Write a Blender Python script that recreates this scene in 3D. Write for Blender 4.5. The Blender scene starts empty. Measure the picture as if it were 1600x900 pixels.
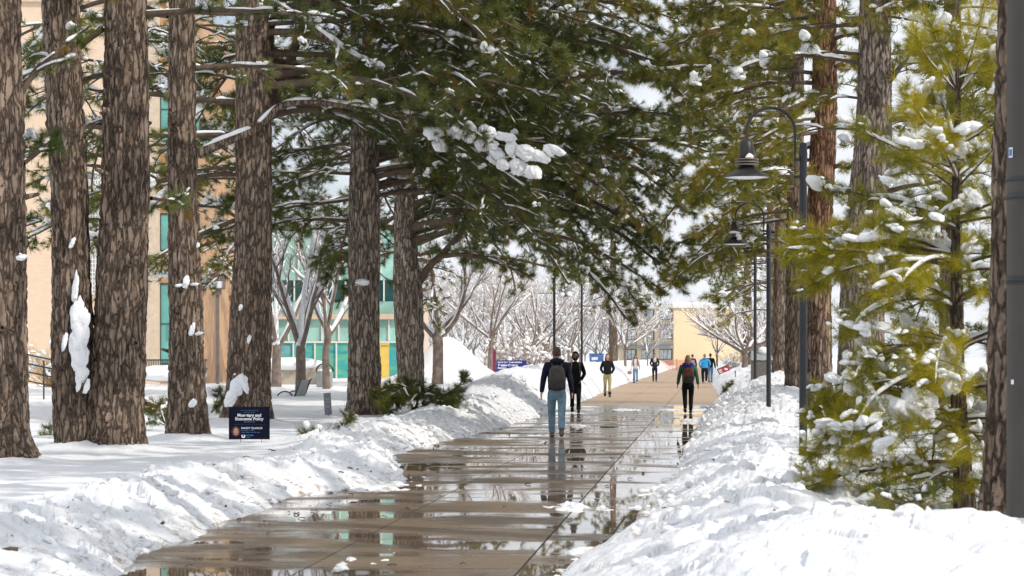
import bpy, bmesh, math, random
import numpy as np
from mathutils import Vector, Matrix

# ------------------------------------------------------------------ camera, sky, sun, exposure
sc = bpy.context.scene
C = sc.collection
R = math.radians
rng = np.random.default_rng(11)
random.seed(11)

F = 3778.0                      # focal length in photograph pixels (85 mm on a 36 mm wide, 1600 px frame)
CAMZ = 1.62
cam = bpy.data.cameras.new('camera')
cam.lens = 85.0; cam.sensor_width = 36.0
cam.shift_y = 108.0 / 1600.0
cam.clip_start = 0.5; cam.clip_end = 5000
cam.dof.use_dof = True; cam.dof.focus_distance = 47.0; cam.dof.aperture_fstop = 7.1
camo = bpy.data.objects.new('camera', cam); C.objects.link(camo)
camo.location = (0, 0, CAMZ); camo.rotation_euler = (R(90), 0, 0)
sc.camera = camo

SUN_EL = R(40); SUN_DIR = Vector((0.74, -0.56, 0)).normalized()
SUN_AZ = math.atan2(SUN_DIR.x, SUN_DIR.y)
sunv = Vector((SUN_DIR.x*math.cos(SUN_EL), SUN_DIR.y*math.cos(SUN_EL), math.sin(SUN_EL)))
sl = bpy.data.lights.new('sun', 'SUN'); sl.energy = 3.2; sl.angle = R(0.53); sl.color = (1.0, 0.94, 0.85)
so = bpy.data.objects.new('sun', sl); C.objects.link(so)
so.rotation_euler = sunv.to_track_quat('Z', 'Y').to_euler()

world = bpy.data.worlds.new('World'); sc.world = world; world.use_nodes = True
wn = world.node_tree.nodes; wl = world.node_tree.links
bg = wn['Background']
sky = wn.new('ShaderNodeTexSky'); sky.sky_type = 'NISHITA'; sky.sun_disc = False
sky.sun_elevation = SUN_EL; sky.sun_rotation = SUN_AZ; sky.air_density = 1.0; sky.dust_density = 1.2; sky.altitude = 1300
tc = wn.new('ShaderNodeTexCoord'); mp = wn.new('ShaderNodeMapping'); mp.inputs['Scale'].default_value = (1.0, 1.0, 2.2)
nz = wn.new('ShaderNodeTexNoise'); nz.inputs['Scale'].default_value = 3.1; nz.inputs['Detail'].default_value = 8; nz.inputs['Roughness'].default_value = .58
cr = wn.new('ShaderNodeValToRGB'); cr.color_ramp.elements[0].position = .30; cr.color_ramp.elements[1].position = .47
mx = wn.new('ShaderNodeMixRGB'); mx.inputs['Color2'].default_value = (10.5, 10.9, 11.6, 1)
wl.new(tc.outputs['Generated'], mp.inputs['Vector']); wl.new(mp.outputs['Vector'], nz.inputs['Vector'])
wl.new(nz.outputs['Fac'], cr.inputs['Fac']); wl.new(cr.outputs['Color'], mx.inputs['Fac'])
wl.new(sky.outputs['Color'], mx.inputs['Color1']); wl.new(mx.outputs['Color'], bg.inputs['Color'])
bg.inputs['Strength'].default_value = 0.10

sc.view_settings.view_transform = 'Standard'; sc.view_settings.look = 'None'
sc.view_settings.exposure = -0.16; sc.view_settings.gamma = 1.0
sc.view_settings.use_curve_mapping = False
sc.render.engine = 'CYCLES'
sc.cycles.use_denoising = True
sc.cycles.max_bounces = 6; sc.cycles.diffuse_bounces = 3; sc.cycles.glossy_bounces = 3
sc.cycles.transmission_bounces = 4; sc.cycles.transparent_max_bounces = 8
sc.cycles.caustics_reflective = False; sc.cycles.caustics_refractive = False
sc.cycles.sample_clamp_indirect = 6.0

# ------------------------------------------------------------------ helpers: noise
def hash2(ix, iy, seed):
    h = (ix.astype(np.int64)*374761393 + iy.astype(np.int64)*668265263 + seed*1442695041) & 0xFFFFFFFF
    h = ((h ^ (h >> 13))*1274126177) & 0xFFFFFFFF
    h = ((h ^ (h >> 16))*2246822519) & 0xFFFFFFFF
    h = h ^ (h >> 15)
    return (h & 0xFFFFFF)/float(0x1000000)
def vnoise(x, y, seed=0):
    x = np.asarray(x, float); y = np.asarray(y, float)
    ix = np.floor(x); iy = np.floor(y); fx = x-ix; fy = y-iy
    ux = fx*fx*(3-2*fx); uy = fy*fy*(3-2*fy)
    a = hash2(ix, iy, seed); b = hash2(ix+1, iy, seed); c = hash2(ix, iy+1, seed); d = hash2(ix+1, iy+1, seed)
    return (a*(1-ux)+b*ux)*(1-uy)+(c*(1-ux)+d*ux)*uy
def fbm(x, y, seed=0, o=4, g=.5):
    s = 0; a = 1; t = 0
    for k in range(o):
        s = s + a*(vnoise(x*2**k+17.3*k, y*2**k-9.1*k, seed+k)-.5); t += a; a *= g
    return s/t*2
def worley(x, y, seed=0):
    ix = np.floor(x); iy = np.floor(y); best = np.full(np.shape(x), 9.); hid = np.zeros(np.shape(x))
    for dx in (-1, 0, 1):
        for dy in (-1, 0, 1):
            cx = ix+dx; cy = iy+dy
            px = cx+hash2(cx, cy, seed); py = cy+hash2(cx, cy, seed+7)
            d = (px-x)**2+(py-y)**2
            m = d < best; best = np.where(m, d, best); hid = np.where(m, hash2(cx, cy, seed+13), hid)
    return np.sqrt(best), hid
def sstep(a, b, x):
    t = np.clip((np.asarray(x, float)-a)/(b-a), 0, 1); return t*t*(3-2*t)

# ------------------------------------------------------------------ helpers: objects and meshes
def mesh_from(name, V, faces_list, mat=None, attr=None, smooth=True):
    """V (n,3); faces_list: arrays (m,k) of vertex ids"""
    me = bpy.data.meshes.new(name)
    V = np.asarray(V, np.float32); me.vertices.add(len(V)); me.vertices.foreach_set('co', V.ravel())
    fl = [np.asarray(f, np.int32) for f in faces_list if len(f)]
    nl = sum(f.size for f in fl); npoly = sum(len(f) for f in fl)
    me.loops.add(nl); me.polygons.add(npoly)
    me.loops.foreach_set('vertex_index', np.concatenate([f.ravel() for f in fl]))
    tot = np.concatenate([np.full(len(f), f.shape[1], np.int32) for f in fl])
    st = np.concatenate([[0], np.cumsum(tot)[:-1]]).astype(np.int32)
    me.polygons.foreach_set('loop_start', st)
    try: me.polygons.foreach_set('loop_total', tot)
    except Exception: pass
    me.polygons.foreach_set('use_smooth', np.full(npoly, smooth))
    if attr:
        for k, a in attr.items():
            at = me.attributes.new(k, 'FLOAT', 'POINT'); at.data.foreach_set('value', np.asarray(a, np.float32))
    me.update(calc_edges=True)
    if mat is not None:
        for m in (mat if isinstance(mat, (list, tuple)) else [mat]): me.materials.append(m)
    return me

class MB:
    """collects vertices and faces for ONE mesh"""
    def __init__(s): s.v = []; s.f = []; s.n = 0; s.a = []; s.mi = []
    def add(s, V, *F, a=0.0, mi=0):
        V = np.asarray(V, float).reshape(-1, 3); s.v.append(V)
        s.a.append(np.broadcast_to(np.asarray(a, float), (len(V),)))
        for g in F:
          for f in ([g] if isinstance(g, np.ndarray) else [[q for q in g if len(q) == k] for k in sorted({len(q) for q in g})]):
            f = np.asarray(f, int)
            if len(f): s.f.append(f+s.n); s.mi.append(np.full(len(f), mi))
        s.n += len(V)
    def box(s, c, d, rz=0., a=0., mi=0, rx=0., ry=0.):
        x, y, z = np.array(d)/2
        V = np.array([[-x,-y,-z],[x,-y,-z],[x,y,-z],[-x,y,-z],[-x,-y,z],[x,-y,z],[x,y,z],[-x,y,z]])
        M = np.array(Matrix.Rotation(rz, 3, 'Z') @ Matrix.Rotation(ry, 3, 'Y') @ Matrix.Rotation(rx, 3, 'X'))
        s.add(V @ M.T+np.array(c), [[0,3,2,1],[4,5,6,7],[0,1,5,4],[1,2,6,5],[2,3,7,6],[3,0,4,7]], a=a, mi=mi)
    def tube(s, P, Rr, n=8, a=0., mi=0, cap=True):
        P = np.asarray(P, float); Rr = np.broadcast_to(np.asarray(Rr, float), (len(P),))
        V, Fq = tubes(P[None], Rr[None], n)
        s.add(V, Fq, a=a, mi=mi)
        if cap:
            k = len(P)
            s.add(V[:n], [list(range(n))[::-1]], a=a, mi=mi); s.add(V[(k-1)*n:k*n], [list(range(n))], a=a, mi=mi)
    def lathe(s, prof, c=(0,0,0), n=24, a=0., mi=0, M=None):
        prof = np.array(prof, float); th = np.arange(n)*2*np.pi/n
        V = np.stack([prof[:,0,None]*np.cos(th), prof[:,0,None]*np.sin(th), np.repeat(prof[:,1,None], n, 1)], -1).reshape(-1, 3)
        if M is not None: V = V @ np.array(M).T
        k = len(prof); i, j = np.meshgrid(np.arange(k-1), np.arange(n), indexing='ij'); j2 = (j+1) % n
        Fq = np.stack([i*n+j, i*n+j2, (i+1)*n+j2, (i+1)*n+j], -1).reshape(-1, 4)
        s.add(V+np.array(c), Fq, a=a, mi=mi)
    def build(s, name, mat, parent=None, smooth=False, loc=None, bevel=0.):
        V = np.concatenate(s.v)
        me = mesh_from(name, V, s.f, mat, {'v': np.concatenate(s.a)}, smooth)
        if isinstance(mat, (list, tuple)): me.polygons.foreach_set('material_index', np.concatenate(s.mi).astype(np.int32))
        return put(name, me, parent, loc, bevel)

def put(name, me, parent=None, loc=None, bevel=0.):
    o = bpy.data.objects.new(name, me); C.objects.link(o)
    if parent is not None: o.parent = parent
    if loc is not None: o.location = loc
    if bevel:
        b = o.modifiers.new('bevel', 'BEVEL'); b.width = bevel; b.segments = 2; b.limit_method = 'ANGLE'
    return o
def tag(o, label=None, cat=None, group=None, kind=None):
    if label: o['label'] = label
    if cat: o['category'] = cat
    if group: o['group'] = group
    if kind: o['kind'] = kind
    return o
def thing(name, label, cat, loc=(0,0,0), rz=0., group=None):
    o = bpy.data.objects.new(name, None); C.objects.link(o); o.empty_display_size = .2
    o.location = loc; o.rotation_euler = (0, 0, rz)
    return tag(o, label, cat, group)
def copy_thing(r, loc, rz, label, scale=1.):
    c = r.copy(); C.objects.link(c); c.location = loc; c.rotation_euler = (0, 0, rz); c.scale = (scale,)*3
    c['label'] = label
    for ch in list(r.children):
        d = ch.copy(); C.objects.link(d); d.parent = c
        for g in list(ch.children):
            e = g.copy(); C.objects.link(e); e.parent = d
    return c

def nrm(v): return v/np.maximum(np.linalg.norm(v, axis=-1, keepdims=True), 1e-9)
def tubes(P, Rr, n=5, squash=None):
    """P (N,K,3), Rr (N,K) -> verts, quads of N tubes"""
    N, K, _ = P.shape
    T = np.empty_like(P); T[:,1:-1] = P[:,2:]-P[:,:-2]; T[:,0] = P[:,1]-P[:,0]; T[:,-1] = P[:,-1]-P[:,-2]
    T = nrm(T); mean = nrm(P[:,-1]-P[:,0])
    ref = np.where(np.abs(mean[:,2:3]) > .85, np.array([[1.,0,0]]), np.array([[0,0,1.]]))[:,None,:]
    U = nrm(np.cross(ref, T)); W = np.cross(T, U)
    th = np.arange(n)*2*np.pi/n
    ring = U[:,:,None,:]*np.cos(th)[None,None,:,None]+W[:,:,None,:]*np.sin(th)[None,None,:,None]
    V = P[:,:,None,:]+ring*Rr[:,:,None,None]
    a, i, j = np.meshgrid(np.arange(N), np.arange(K-1), np.arange(n), indexing='ij'); j2 = (j+1) % n
    b = a*K*n
    Fq = np.stack([b+i*n+j, b+i*n+j2, b+(i+1)*n+j2, b+(i+1)*n+j], -1).reshape(-1, 4)
    return V.reshape(-1, 3), Fq

# ------------------------------------------------------------------ materials
def newmat(name):
    m = bpy.data.materials.new(name); m.use_nodes = True
    return m, m.node_tree.nodes, m.node_tree.links, m.node_tree.nodes['Principled BSDF']
def ramp(n, l, fac, stops):
    r = n.new('ShaderNodeValToRGB'); e = r.color_ramp.elements
    while len(e) < len(stops): e.new(.5)
    for k, (p, c) in enumerate(stops):
        e[k].position = p; e[k].color = (*c, 1) if len(c) == 3 else c
    l.new(fac, r.inputs['Fac']); return r.outputs['Color']
def noise(n, l, scale, detail=4, rough=.55, vec=None, sc3=None, coord='Object', dist=0.):
    t = n.new('ShaderNodeTexCoord'); src = t.outputs[coord]
    if sc3 is not None:
        m = n.new('ShaderNodeMapping'); m.inputs['Scale'].default_value = sc3; l.new(src, m.inputs['Vector']); src = m.outputs['Vector']
    z = n.new('ShaderNodeTexNoise'); z.inputs['Scale'].default_value = scale; z.inputs['Detail'].default_value = detail
    z.inputs['Roughness'].default_value = rough; z.inputs['Distortion'].default_value = dist
    l.new(src, z.inputs['Vector']); return z.outputs['Fac']
def bump(n, l, h, strength, dist=.02):
    b = n.new('ShaderNodeBump'); b.inputs['Strength'].default_value = strength; b.inputs['Distance'].default_value = dist
    l.new(h, b.inputs['Height']); return b.outputs['Normal']
def attr(n, name):
    a = n.new('ShaderNodeAttribute'); a.attribute_name = name; return a.outputs['Fac']
def math_(n, l, op, a, b=None, c=None):
    m = n.new('ShaderNodeMath'); m.operation = op
    for k, x in enumerate((a, b, c)):
        if x is None: continue
        if isinstance(x, (int, float)): m.inputs[k].default_value = x
        else: l.new(x, m.inputs[k])
    return m.outputs[0]
def mixc(n, l, f, a, b, mode='MIX'):
    m = n.new('ShaderNodeMixRGB'); m.blend_type = mode
    for k, x in (('Fac', f), ('Color1', a), ('Color2', b)):
        if isinstance(x, (int, float)): m.inputs[k].default_value = x
        elif isinstance(x, tuple): m.inputs[k].default_value = (*x, 1)
        else: l.new(x, m.inputs[k])
    return m.outputs['Color']
def simple(name, col, rough=.6, metal=0., var=.15, scale=6., bmp=0., spec=.5, coord='Object'):
    m, n, l, p = newmat(name)
    f = noise(n, l, scale, 5, coord=coord)
    lo = tuple(c*(1-var) for c in col); hi = tuple(min(1, c*(1+var)) for c in col)
    l.new(ramp(n, l, f, [(.3, lo), (.7, hi)]), p.inputs['Base Color'])
    p.inputs['Roughness'].default_value = rough; p.inputs['Metallic'].default_value = metal
    p.inputs['Specular IOR Level'].default_value = spec
    if bmp: l.new(bump(n, l, noise(n, l, scale*6, 4, coord=coord), bmp, .01), p.inputs['Normal'])
    return m

def mat_snow(name='snow', fine=1.):
    m, n, l, p = newmat(name)
    d = attr(n, 'v')
    dn = noise(n, l, 5.5, 6, .65)
    k = math_(n, l, 'MULTIPLY', d, ramp(n, l, dn, [(.52, (0,0,0)), (.66, (1,1,1))]))
    base = ramp(n, l, noise(n, l, .8, 3), [(.3, (.83,.85,.88)), (.7, (.90,.905,.915))])
    l.new(mixc(n, l, k, base, (.34,.26,.19)), p.inputs['Base Color'])
    p.inputs['Roughness'].default_value = .55; p.inputs['Specular IOR Level'].default_value = .25
    h = math_(n, l, 'ADD', noise(n, l, 9*fine, 5, .6), math_(n, l, 'MULTIPLY', noise(n, l, 45*fine, 3, .6), .35))
    l.new(bump(n, l, h, .55, .05/fine), p.inputs['Normal'])
    return m
def mat_cap():
    m, n, l, p = newmat('snow_cap')
    l.new(ramp(n, l, noise(n, l, 3, 3), [(.3, (.84,.86,.89)), (.7, (.91,.915,.925))]), p.inputs['Base Color'])
    p.inputs['Roughness'].default_value = .6; p.inputs['Specular IOR Level'].default_value = .2
    l.new(bump(n, l, noise(n, l, 22, 4, .6), .4, .03), p.inputs['Normal'])
    return m
def mat_bark(name, dark, mid, light, fis, k=1., low=None):
    """furrowed pine bark: long plates with dark cracks between them, each plate of its own tone, fine upright fibre"""
    m, n, l, p = newmat(name)
    t = n.new('ShaderNodeTexCoord'); mp = n.new('ShaderNodeMapping'); mp.inputs['Scale'].default_value = (11.5*k, 11.5*k, 2.3*k); l.new(t.outputs['Object'], mp.inputs['Vector'])
    dz = n.new('ShaderNodeTexNoise'); dz.inputs['Scale'].default_value = .9; dz.inputs['Detail'].default_value = 6; dz.inputs['Roughness'].default_value = .6; l.new(mp.outputs[0], dz.inputs['Vector'])
    ad = n.new('ShaderNodeVectorMath'); ad.operation = 'MULTIPLY_ADD'; l.new(dz.outputs['Color'], ad.inputs[0]); ad.inputs[1].default_value = (1.7, 1.7, 1.3); l.new(mp.outputs[0], ad.inputs[2])
    def voro(feat):
        v = n.new('ShaderNodeTexVoronoi'); v.feature = feat; v.inputs['Scale'].default_value = 1.; l.new(ad.outputs[0], v.inputs['Vector']); return v
    edge = voro('DISTANCE_TO_EDGE').outputs['Distance']; cell = voro('F1').outputs['Color']
    sp = n.new('ShaderNodeSeparateXYZ'); l.new(cell, sp.inputs[0])
    fib = noise(n, l, 1., 5, .65, sc3=(34*k, 34*k, 5*k), dist=.4); big = noise(n, l, 1., 3, .5, sc3=(1.6, 1.6, .55))
    f = math_(n, l, 'ADD', math_(n, l, 'MULTIPLY', sp.outputs[0], .30), math_(n, l, 'ADD', math_(n, l, 'MULTIPLY', fib, .55), math_(n, l, 'MULTIPLY', big, .25)))
    stops = lambda q: [(.30, q[0]), (.55, q[1]), (.85, q[2])]
    c = ramp(n, l, f, stops((dark, mid, light)))
    if low:   # greyer plates on the old bark near the ground
        s = n.new('ShaderNodeSeparateXYZ'); l.new(t.outputs['Object'], s.inputs[0]); r = n.new('ShaderNodeMapRange'); r.inputs['From Min'].default_value = 1.; r.inputs['From Max'].default_value = 4.5
        l.new(s.outputs[2], r.inputs['Value']); c = mixc(n, l, r.outputs['Result'], ramp(n, l, f, stops(low)), c)
    crk = ramp(n, l, math_(n, l, 'ADD', edge, math_(n, l, 'MULTIPLY', fib, .10)), [(.06, (1,1,1)), (.20, (0,0,0))])
    c = mixc(n, l, math_(n, l, 'MAXIMUM', attr(n, 'v'), math_(n, l, 'MULTIPLY', crk, .8)), c, fis)
    l.new(c, p.inputs['Base Color']); p.inputs['Roughness'].default_value = .9; p.inputs['Specular IOR Level'].default_value = .15
    h = math_(n, l, 'ADD', math_(n, l, 'MULTIPLY', fib, .5), math_(n, l, 'SUBTRACT', math_(n, l, 'MULTIPLY', sp.outputs[1], .35), crk))
    l.new(bump(n, l, h, 1., .03), p.inputs['Normal'])
    return m
def mat_needle(name, stops, trans=.3):
    m, n, l, p = newmat(name)
    c = ramp(n, l, attr(n, 'v'), stops)
    l.new(c, p.inputs['Base Color']); p.inputs['Roughness'].default_value = .5; p.inputs['Specular IOR Level'].default_value = .3
    t = n.new('ShaderNodeBsdfTranslucent'); l.new(c, t.inputs['Color'])
    s = n.new('ShaderNodeMixShader'); s.inputs[0].default_value = trans
    l.new(p.outputs[0], s.inputs[1]); l.new(t.outputs[0], s.inputs[2]); l.new(s.outputs[0], n['Material Output'].inputs['Surface'])
    return m
M = {}
M['snow'] = mat_snow(); M['cap'] = mat_cap()
M['bark_grey'] = mat_bark('bark_grey', (.16,.119,.089), (.26,.193,.147), (.38,.288,.222), (.045,.033,.026))
M['bark_red'] = mat_bark('bark_red', (.13,.066,.038), (.29,.16,.095), (.45,.28,.18), (.04,.022,.015), low=((.09,.068,.052), (.23,.17,.13), (.42,.33,.26)))
M['bark_light'] = mat_bark('bark_light', (.20,.158,.128), (.34,.27,.22), (.50,.41,.34), (.05,.039,.032))  # bark raised in colour to stand in for sun on some trunks
M['bark_far'] = mat_bark('bark_far', (.10,.08,.065), (.20,.155,.12), (.30,.24,.19), (.06,.045,.035), 2.5)
M['twig'] = simple('twig_bark', (.10,.068,.045), .9, var=.4, scale=9)
M['bare'] = simple('bare_bark', (.20,.155,.125), .9, var=.35, scale=5)
M['bare_twig'] = simple('bare_twig', (.31,.235,.185), .9, var=.3, scale=2)
M['needle_dark'] = mat_needle('needle_dark', [(.0,(.052,.075,.024)),(.45,(.13,.158,.040)),(.85,(.26,.255,.05)),(1.,(.27,.13,.035))], .4)  # shade of the left canopy is put into this darker green
M['needle_olive'] = mat_needle('needle_olive', [(.0,(.10,.112,.022)),(.5,(.235,.23,.034)),(.9,(.38,.325,.04)),(1.,(.36,.19,.04))], .4)  # sunlight on the right row is put into this brighter yellow-green
M['needle_young'] = mat_needle('needle_young', [(.0,(.12,.14,.022)),(.5,(.30,.29,.03)),(.9,(.56,.48,.03)),(1.,(.6,.48,.04))], .5)
# ------------------------------------------------------------------ places: from a point of the photograph and a distance to metres
def at(px, py, Y): return np.array([(px-800)/F*Y, Y, CAMZ-(py-558)/F*Y])
def XJ(Y): return .0815*Y-1.44                     # the long joint of the walk
_ly = [0, 17.9, 20.3, 23.2, 26.4, 28.2, 29.6, 31.5, 34.6, 39.7, 46.4, 49.4, 63, 85, 139, 400]
_lu = [-3.0, -3.0, -3.2, -3.27, -3.36, -3.3, -2.75, -2.6, -2.95, -3.8, -3.69, -3.5, -3.2, -3.2, -3.7, -3.7]
_ry = [0, 16.5, 18.4, 20, 21.7, 27.6, 33.6, 46.4, 66.5, 98, 145, 400]
_ru = [.55, .5, .35, .5, .95, .87, 1.0, 1.04, 1.3, 1.9, 1.6, 1.6]
TREE_MOUNDS = []                                    # (x, y, height, radius)
def snow_h(X, Y, detail=True, want_dirt=False):
    X = np.asarray(X, float); Y = np.asarray(Y, float)
    u = X-XJ(Y)
    j = .16*fbm(X*1.1, Y*.55, 3, 3)+.07*fbm(X*5, Y*2.6, 5, 3)
    dl = np.interp(Y, _ly, _lu)-u+j; dr = u-np.interp(Y, _ry, _ru)+j
    left = dl > dr; d = np.maximum(dl, dr)
    far = sstep(40, 90, Y)
    # left side: low bank, flat field rising slowly towards the buildings
    fieldL = .20+.36*sstep(45, 95, Y)+.05*fbm(X*.35, Y*.2, 21, 3)
    bankL = (.12+.58*far)*np.exp(-((dl-(1.0+1.1*far))/(.62+.9*far))**2)
    pile = 2.0*np.exp(-(((X+3.1-.03*(Y-110))/1.6)**2+((Y-113)/6)**2))
    fieldR = .26+.16*far+.06*fbm(X*.4, Y*.25, 31, 3)
    bankR = (.07+.62*far)*np.exp(-((dr-(1.3+1.1*far))/(.8+.9*far))**2)
    near = .37*np.exp(-((Y-13.6)/3.3)**2)*sstep(.2, 1.9, dr)+.12*np.exp(-((Y-20)/3)**2)*np.exp(-((dr-1.5)/.6)**2)
    hl = fieldL+bankL+pile; hr = fieldR+bankR+near
    h = np.where(left, hl, hr)
    edge = 1-np.exp(-np.maximum(d, 0)/np.where(left, .33, .42))
    for (tx, ty, th, tr) in TREE_MOUNDS:
        h = h+th*np.exp(-(((X-tx)**2+(Y-ty)**2)/tr**2))
    # broken clods of the ploughed banks
    band = np.where(left, np.exp(-((dl-.75)/(.85+far))**2), np.exp(-((dr-1.0)/(1.25+far))**2))
    band = np.maximum(band, .9*sstep(.1, .8, dr)*np.exp(-((Y-13.6)/5)**2)*(~left))
    if detail:
        wx = X+.12*fbm(X*2, Y*2, 41, 3); wy = Y+.12*fbm(X*2+9, Y*2, 43, 3)
        f1, h1 = worley(wx*1.9, wy*1.3, 51); f2, h2 = worley(wx*5.2, wy*3.8, 61); f3, h3 = worley(wx*11.5, wy*8.5, 71)
        dome = lambda f, r: np.sqrt(np.clip(1-(f/r)**2, 0, 1))
        c = .12*(h1-.3)*dome(f1, .8)+.085*h2*dome(f2, .72)*(h1 > .25)*np.where(Y < 19, .6, 1)+.038*h3*dome(f3, .7)*np.where(Y < 19, .45, 1)
        c = c+.105*fbm(X*1.0, Y*.7, 81, 4)
        soft = .35*fbm(X*.9, Y*.5, 91, 3)*.12+.012*fbm(X*7, Y*4, 93, 3)
        h = h+band*c*np.where(left, 1.0, 1.15)+(1-band)*soft
        h = h+band*.03*fbm(X*14, Y*9, 97, 3)*np.where(Y < 19, .5, 1)
    out = np.where(d > 0, np.maximum(h, .03)*edge, -.06)
    out = np.where((d <= 0) & (d > -.06), .0-.06*(-d/.06), out)
    # slush left on the concrete
    s = fbm(X*.55+3, Y*.16+8, 101, 3)-.53+.25*np.exp(-((d+.0)/.35)**2)
    s = s+.42*np.exp(-((u+.15)/.75)**2-((Y-25.9)/.8)**2)
    s = s+.30*fbm(X*6, Y*3, 131, 4)
    sl_ = np.clip(s, 0, .10)*.30*(.3+1.2*worley(X*6, Y*4, 111)[0] if detail else 1)
    sl_ = np.where((s > 0) & (d <= 0), sl_+.002, 0)
    sl_ = sl_*(Y < 75)
    out = np.where((d <= 0) & (sl_ > 0), sl_, out)
    if want_dirt:
        return out, np.clip(1.25*np.exp(-np.maximum(d, 0)/.22)+.55*band*sstep(-.1, .5, fbm(X*.7, Y*.5, 121, 3))+.9*left*band*np.exp(-((Y-47)/9)**2)+.9*((d <= 0)*1.), 0, 1)
    return out
def gz(X, Y): return float(np.maximum(snow_h(np.array([X]), np.array([Y]), False), 0)[0])
def ground_at(px, py):
    Ys = np.geomspace(9, 600, 6000); X = (px-800)/F*Ys; Z = CAMZ-(py-558)/F*Ys
    hit = np.nonzero(Z < np.maximum(snow_h(X, Ys, False), 0))[0]
    Y = Ys[hit[0]] if len(hit) else 600.
    return np.array([(px-800)/F*Y, Y, gz((px-800)/F*Y, Y)])

PI = math.pi
# ------------------------------------------------------------------ bark trunks
def smooth_pts(P, k):
    """Catmull-Rom through rows of P (any number of columns)"""
    P = np.asarray(P, float); n = len(P)
    Q = np.vstack([2*P[0]-P[1], P, 2*P[-1]-P[-2]]); t = np.linspace(0, n-1-1e-6, k); i = t.astype(int); f = (t-i)[:,None]
    a, b, c, d = Q[i], Q[i+1], Q[i+2], Q[i+3]
    return .5*((2*b)+(-a+c)*f+(2*a-5*b+4*c-d)*f*f+(-a+3*b-3*c+d)*f**3)
def trunk_geo(pts, dz=.06, seg=64, seed=0, depth=.03, plate=.085, flare=.0, org=(0,0,0)):
    """pts rows: x,y,z,r from the ground up"""
    pts = np.asarray(pts, float); L = np.sum(np.linalg.norm(np.diff(pts[:,:3], axis=0), axis=1))
    Q = smooth_pts(pts, max(6, int(L/dz))); th = np.arange(seg)*2*np.pi/seg+np.pi/2
    z = Q[:,2]; s = np.concatenate([[0], np.cumsum(np.linalg.norm(np.diff(Q[:,:3], axis=0), axis=1))])
    TH, S = np.meshgrid(th, s); Rm = Q[:,3][:,None]*np.ones_like(TH)
    rref = float(np.median(pts[:,3]))
    a = (TH-np.pi/2)*rref/plate; b = S/(plate*4.2)
    w = .55*fbm(a*.5, b*.6, seed+5, 3)
    n1 = fbm(a+w, b+w*.6, seed, 3); n2 = fbm(a*2.3+w, b*2.0, seed+9, 2)
    fis = np.maximum(np.exp(-(n1/.085)**2), .55*np.exp(-(n2/.07)**2))
    big = fbm(np.cos(TH)*1.4+S*.35, np.sin(TH)*1.4+S*.22, seed+20, 3)
    knots = np.clip(fbm(np.cos(TH)*1.6+S*1.1, np.sin(TH)*1.6-S*.9, seed+33, 2)-.45, 0, 1)
    rad = Rm*(1+.10*big+.25*knots)+depth*(.35*n2-fis+.4*fbm(a*3, b*5, seed+40, 2))
    root = np.exp(-S/.28)
    rad = rad*(1+flare*root*(.6+.9*np.abs(np.cos(TH*2.5+seed))))
    V = np.stack([Q[:,0,None]+rad*np.cos(TH), Q[:,1,None]+rad*np.sin(TH), Q[:,2,None]+0*TH], -1).reshape(-1, 3)-np.array(org)
    k = len(Q); i, j = np.meshgrid(np.arange(k-1), np.arange(seg), indexing='ij'); j2 = (j+1) % seg
    Fq = np.stack([i*seg+j, i*seg+j2, (i+1)*seg+j2, (i+1)*seg+j], -1).reshape(-1, 4)
    return V, Fq, np.clip(fis, 0, 1).ravel()*.6

# ------------------------------------------------------------------ branches, needles and the snow on them
def children(P, Rr, n, t0, t1, L, ang, K, rr=.55, planar=False, up=0., droop=0., wig=.04, rmin=.004):
    """n side branches on each of the N branches P (N,K0,3); L (N,n) lengths"""
    N, K0, _ = P.shape
    t = t0+(t1-t0)*(np.arange(n)[None]+rng.random((N, n)))/n
    f = t*(K0-1-1e-6); i = f.astype(int); fr = (f-i)[...,None]
    r_ = np.arange(N)[:,None]
    b = P[r_, i]*(1-fr)+P[r_, i+1]*fr; T = nrm(P[r_, i+1]-P[r_, i])
    rb = Rr[r_, i]*(1-fr[...,0])+Rr[r_, i+1]*fr[...,0]
    if planar:
        S = nrm(np.cross(T, np.array([0,0,1.]))+1e-6); sg = np.where((np.arange(n)[None]+rng.integers(0, 2, (N,1))) % 2, 1., -1.)[...,None]
        S = nrm(S*sg+rng.normal(0, .3, S.shape)*np.array([.5,.5,1]))
    else:
        S = rng.normal(size=T.shape); S = nrm(S-T*np.sum(S*T, -1, keepdims=True))
    an = ang*(1+.25*rng.normal(size=(N, n)))[...,None]
    d = nrm(T*np.cos(an)+S*np.sin(an)+np.array([0,0,1.])*up)
    s = np.linspace(0, 1, K)[None,None,:,None]; Lx = L[...,None,None]
    Q = b[:,:,None]+d[:,:,None]*Lx*s+np.array([0,0,-1.])*droop*Lx*s*s
    Q = Q+rng.normal(0, wig, Q.shape)*Lx*s*.6
    r0 = np.maximum(np.minimum(rb*rr, .02*L+.004), rmin)
    RR = r0[...,None]*np.linspace(1, .35, K)[None,None]
    return Q.reshape(N*n, K, 3), RR.reshape(N*n, K), t.reshape(-1)

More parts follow.
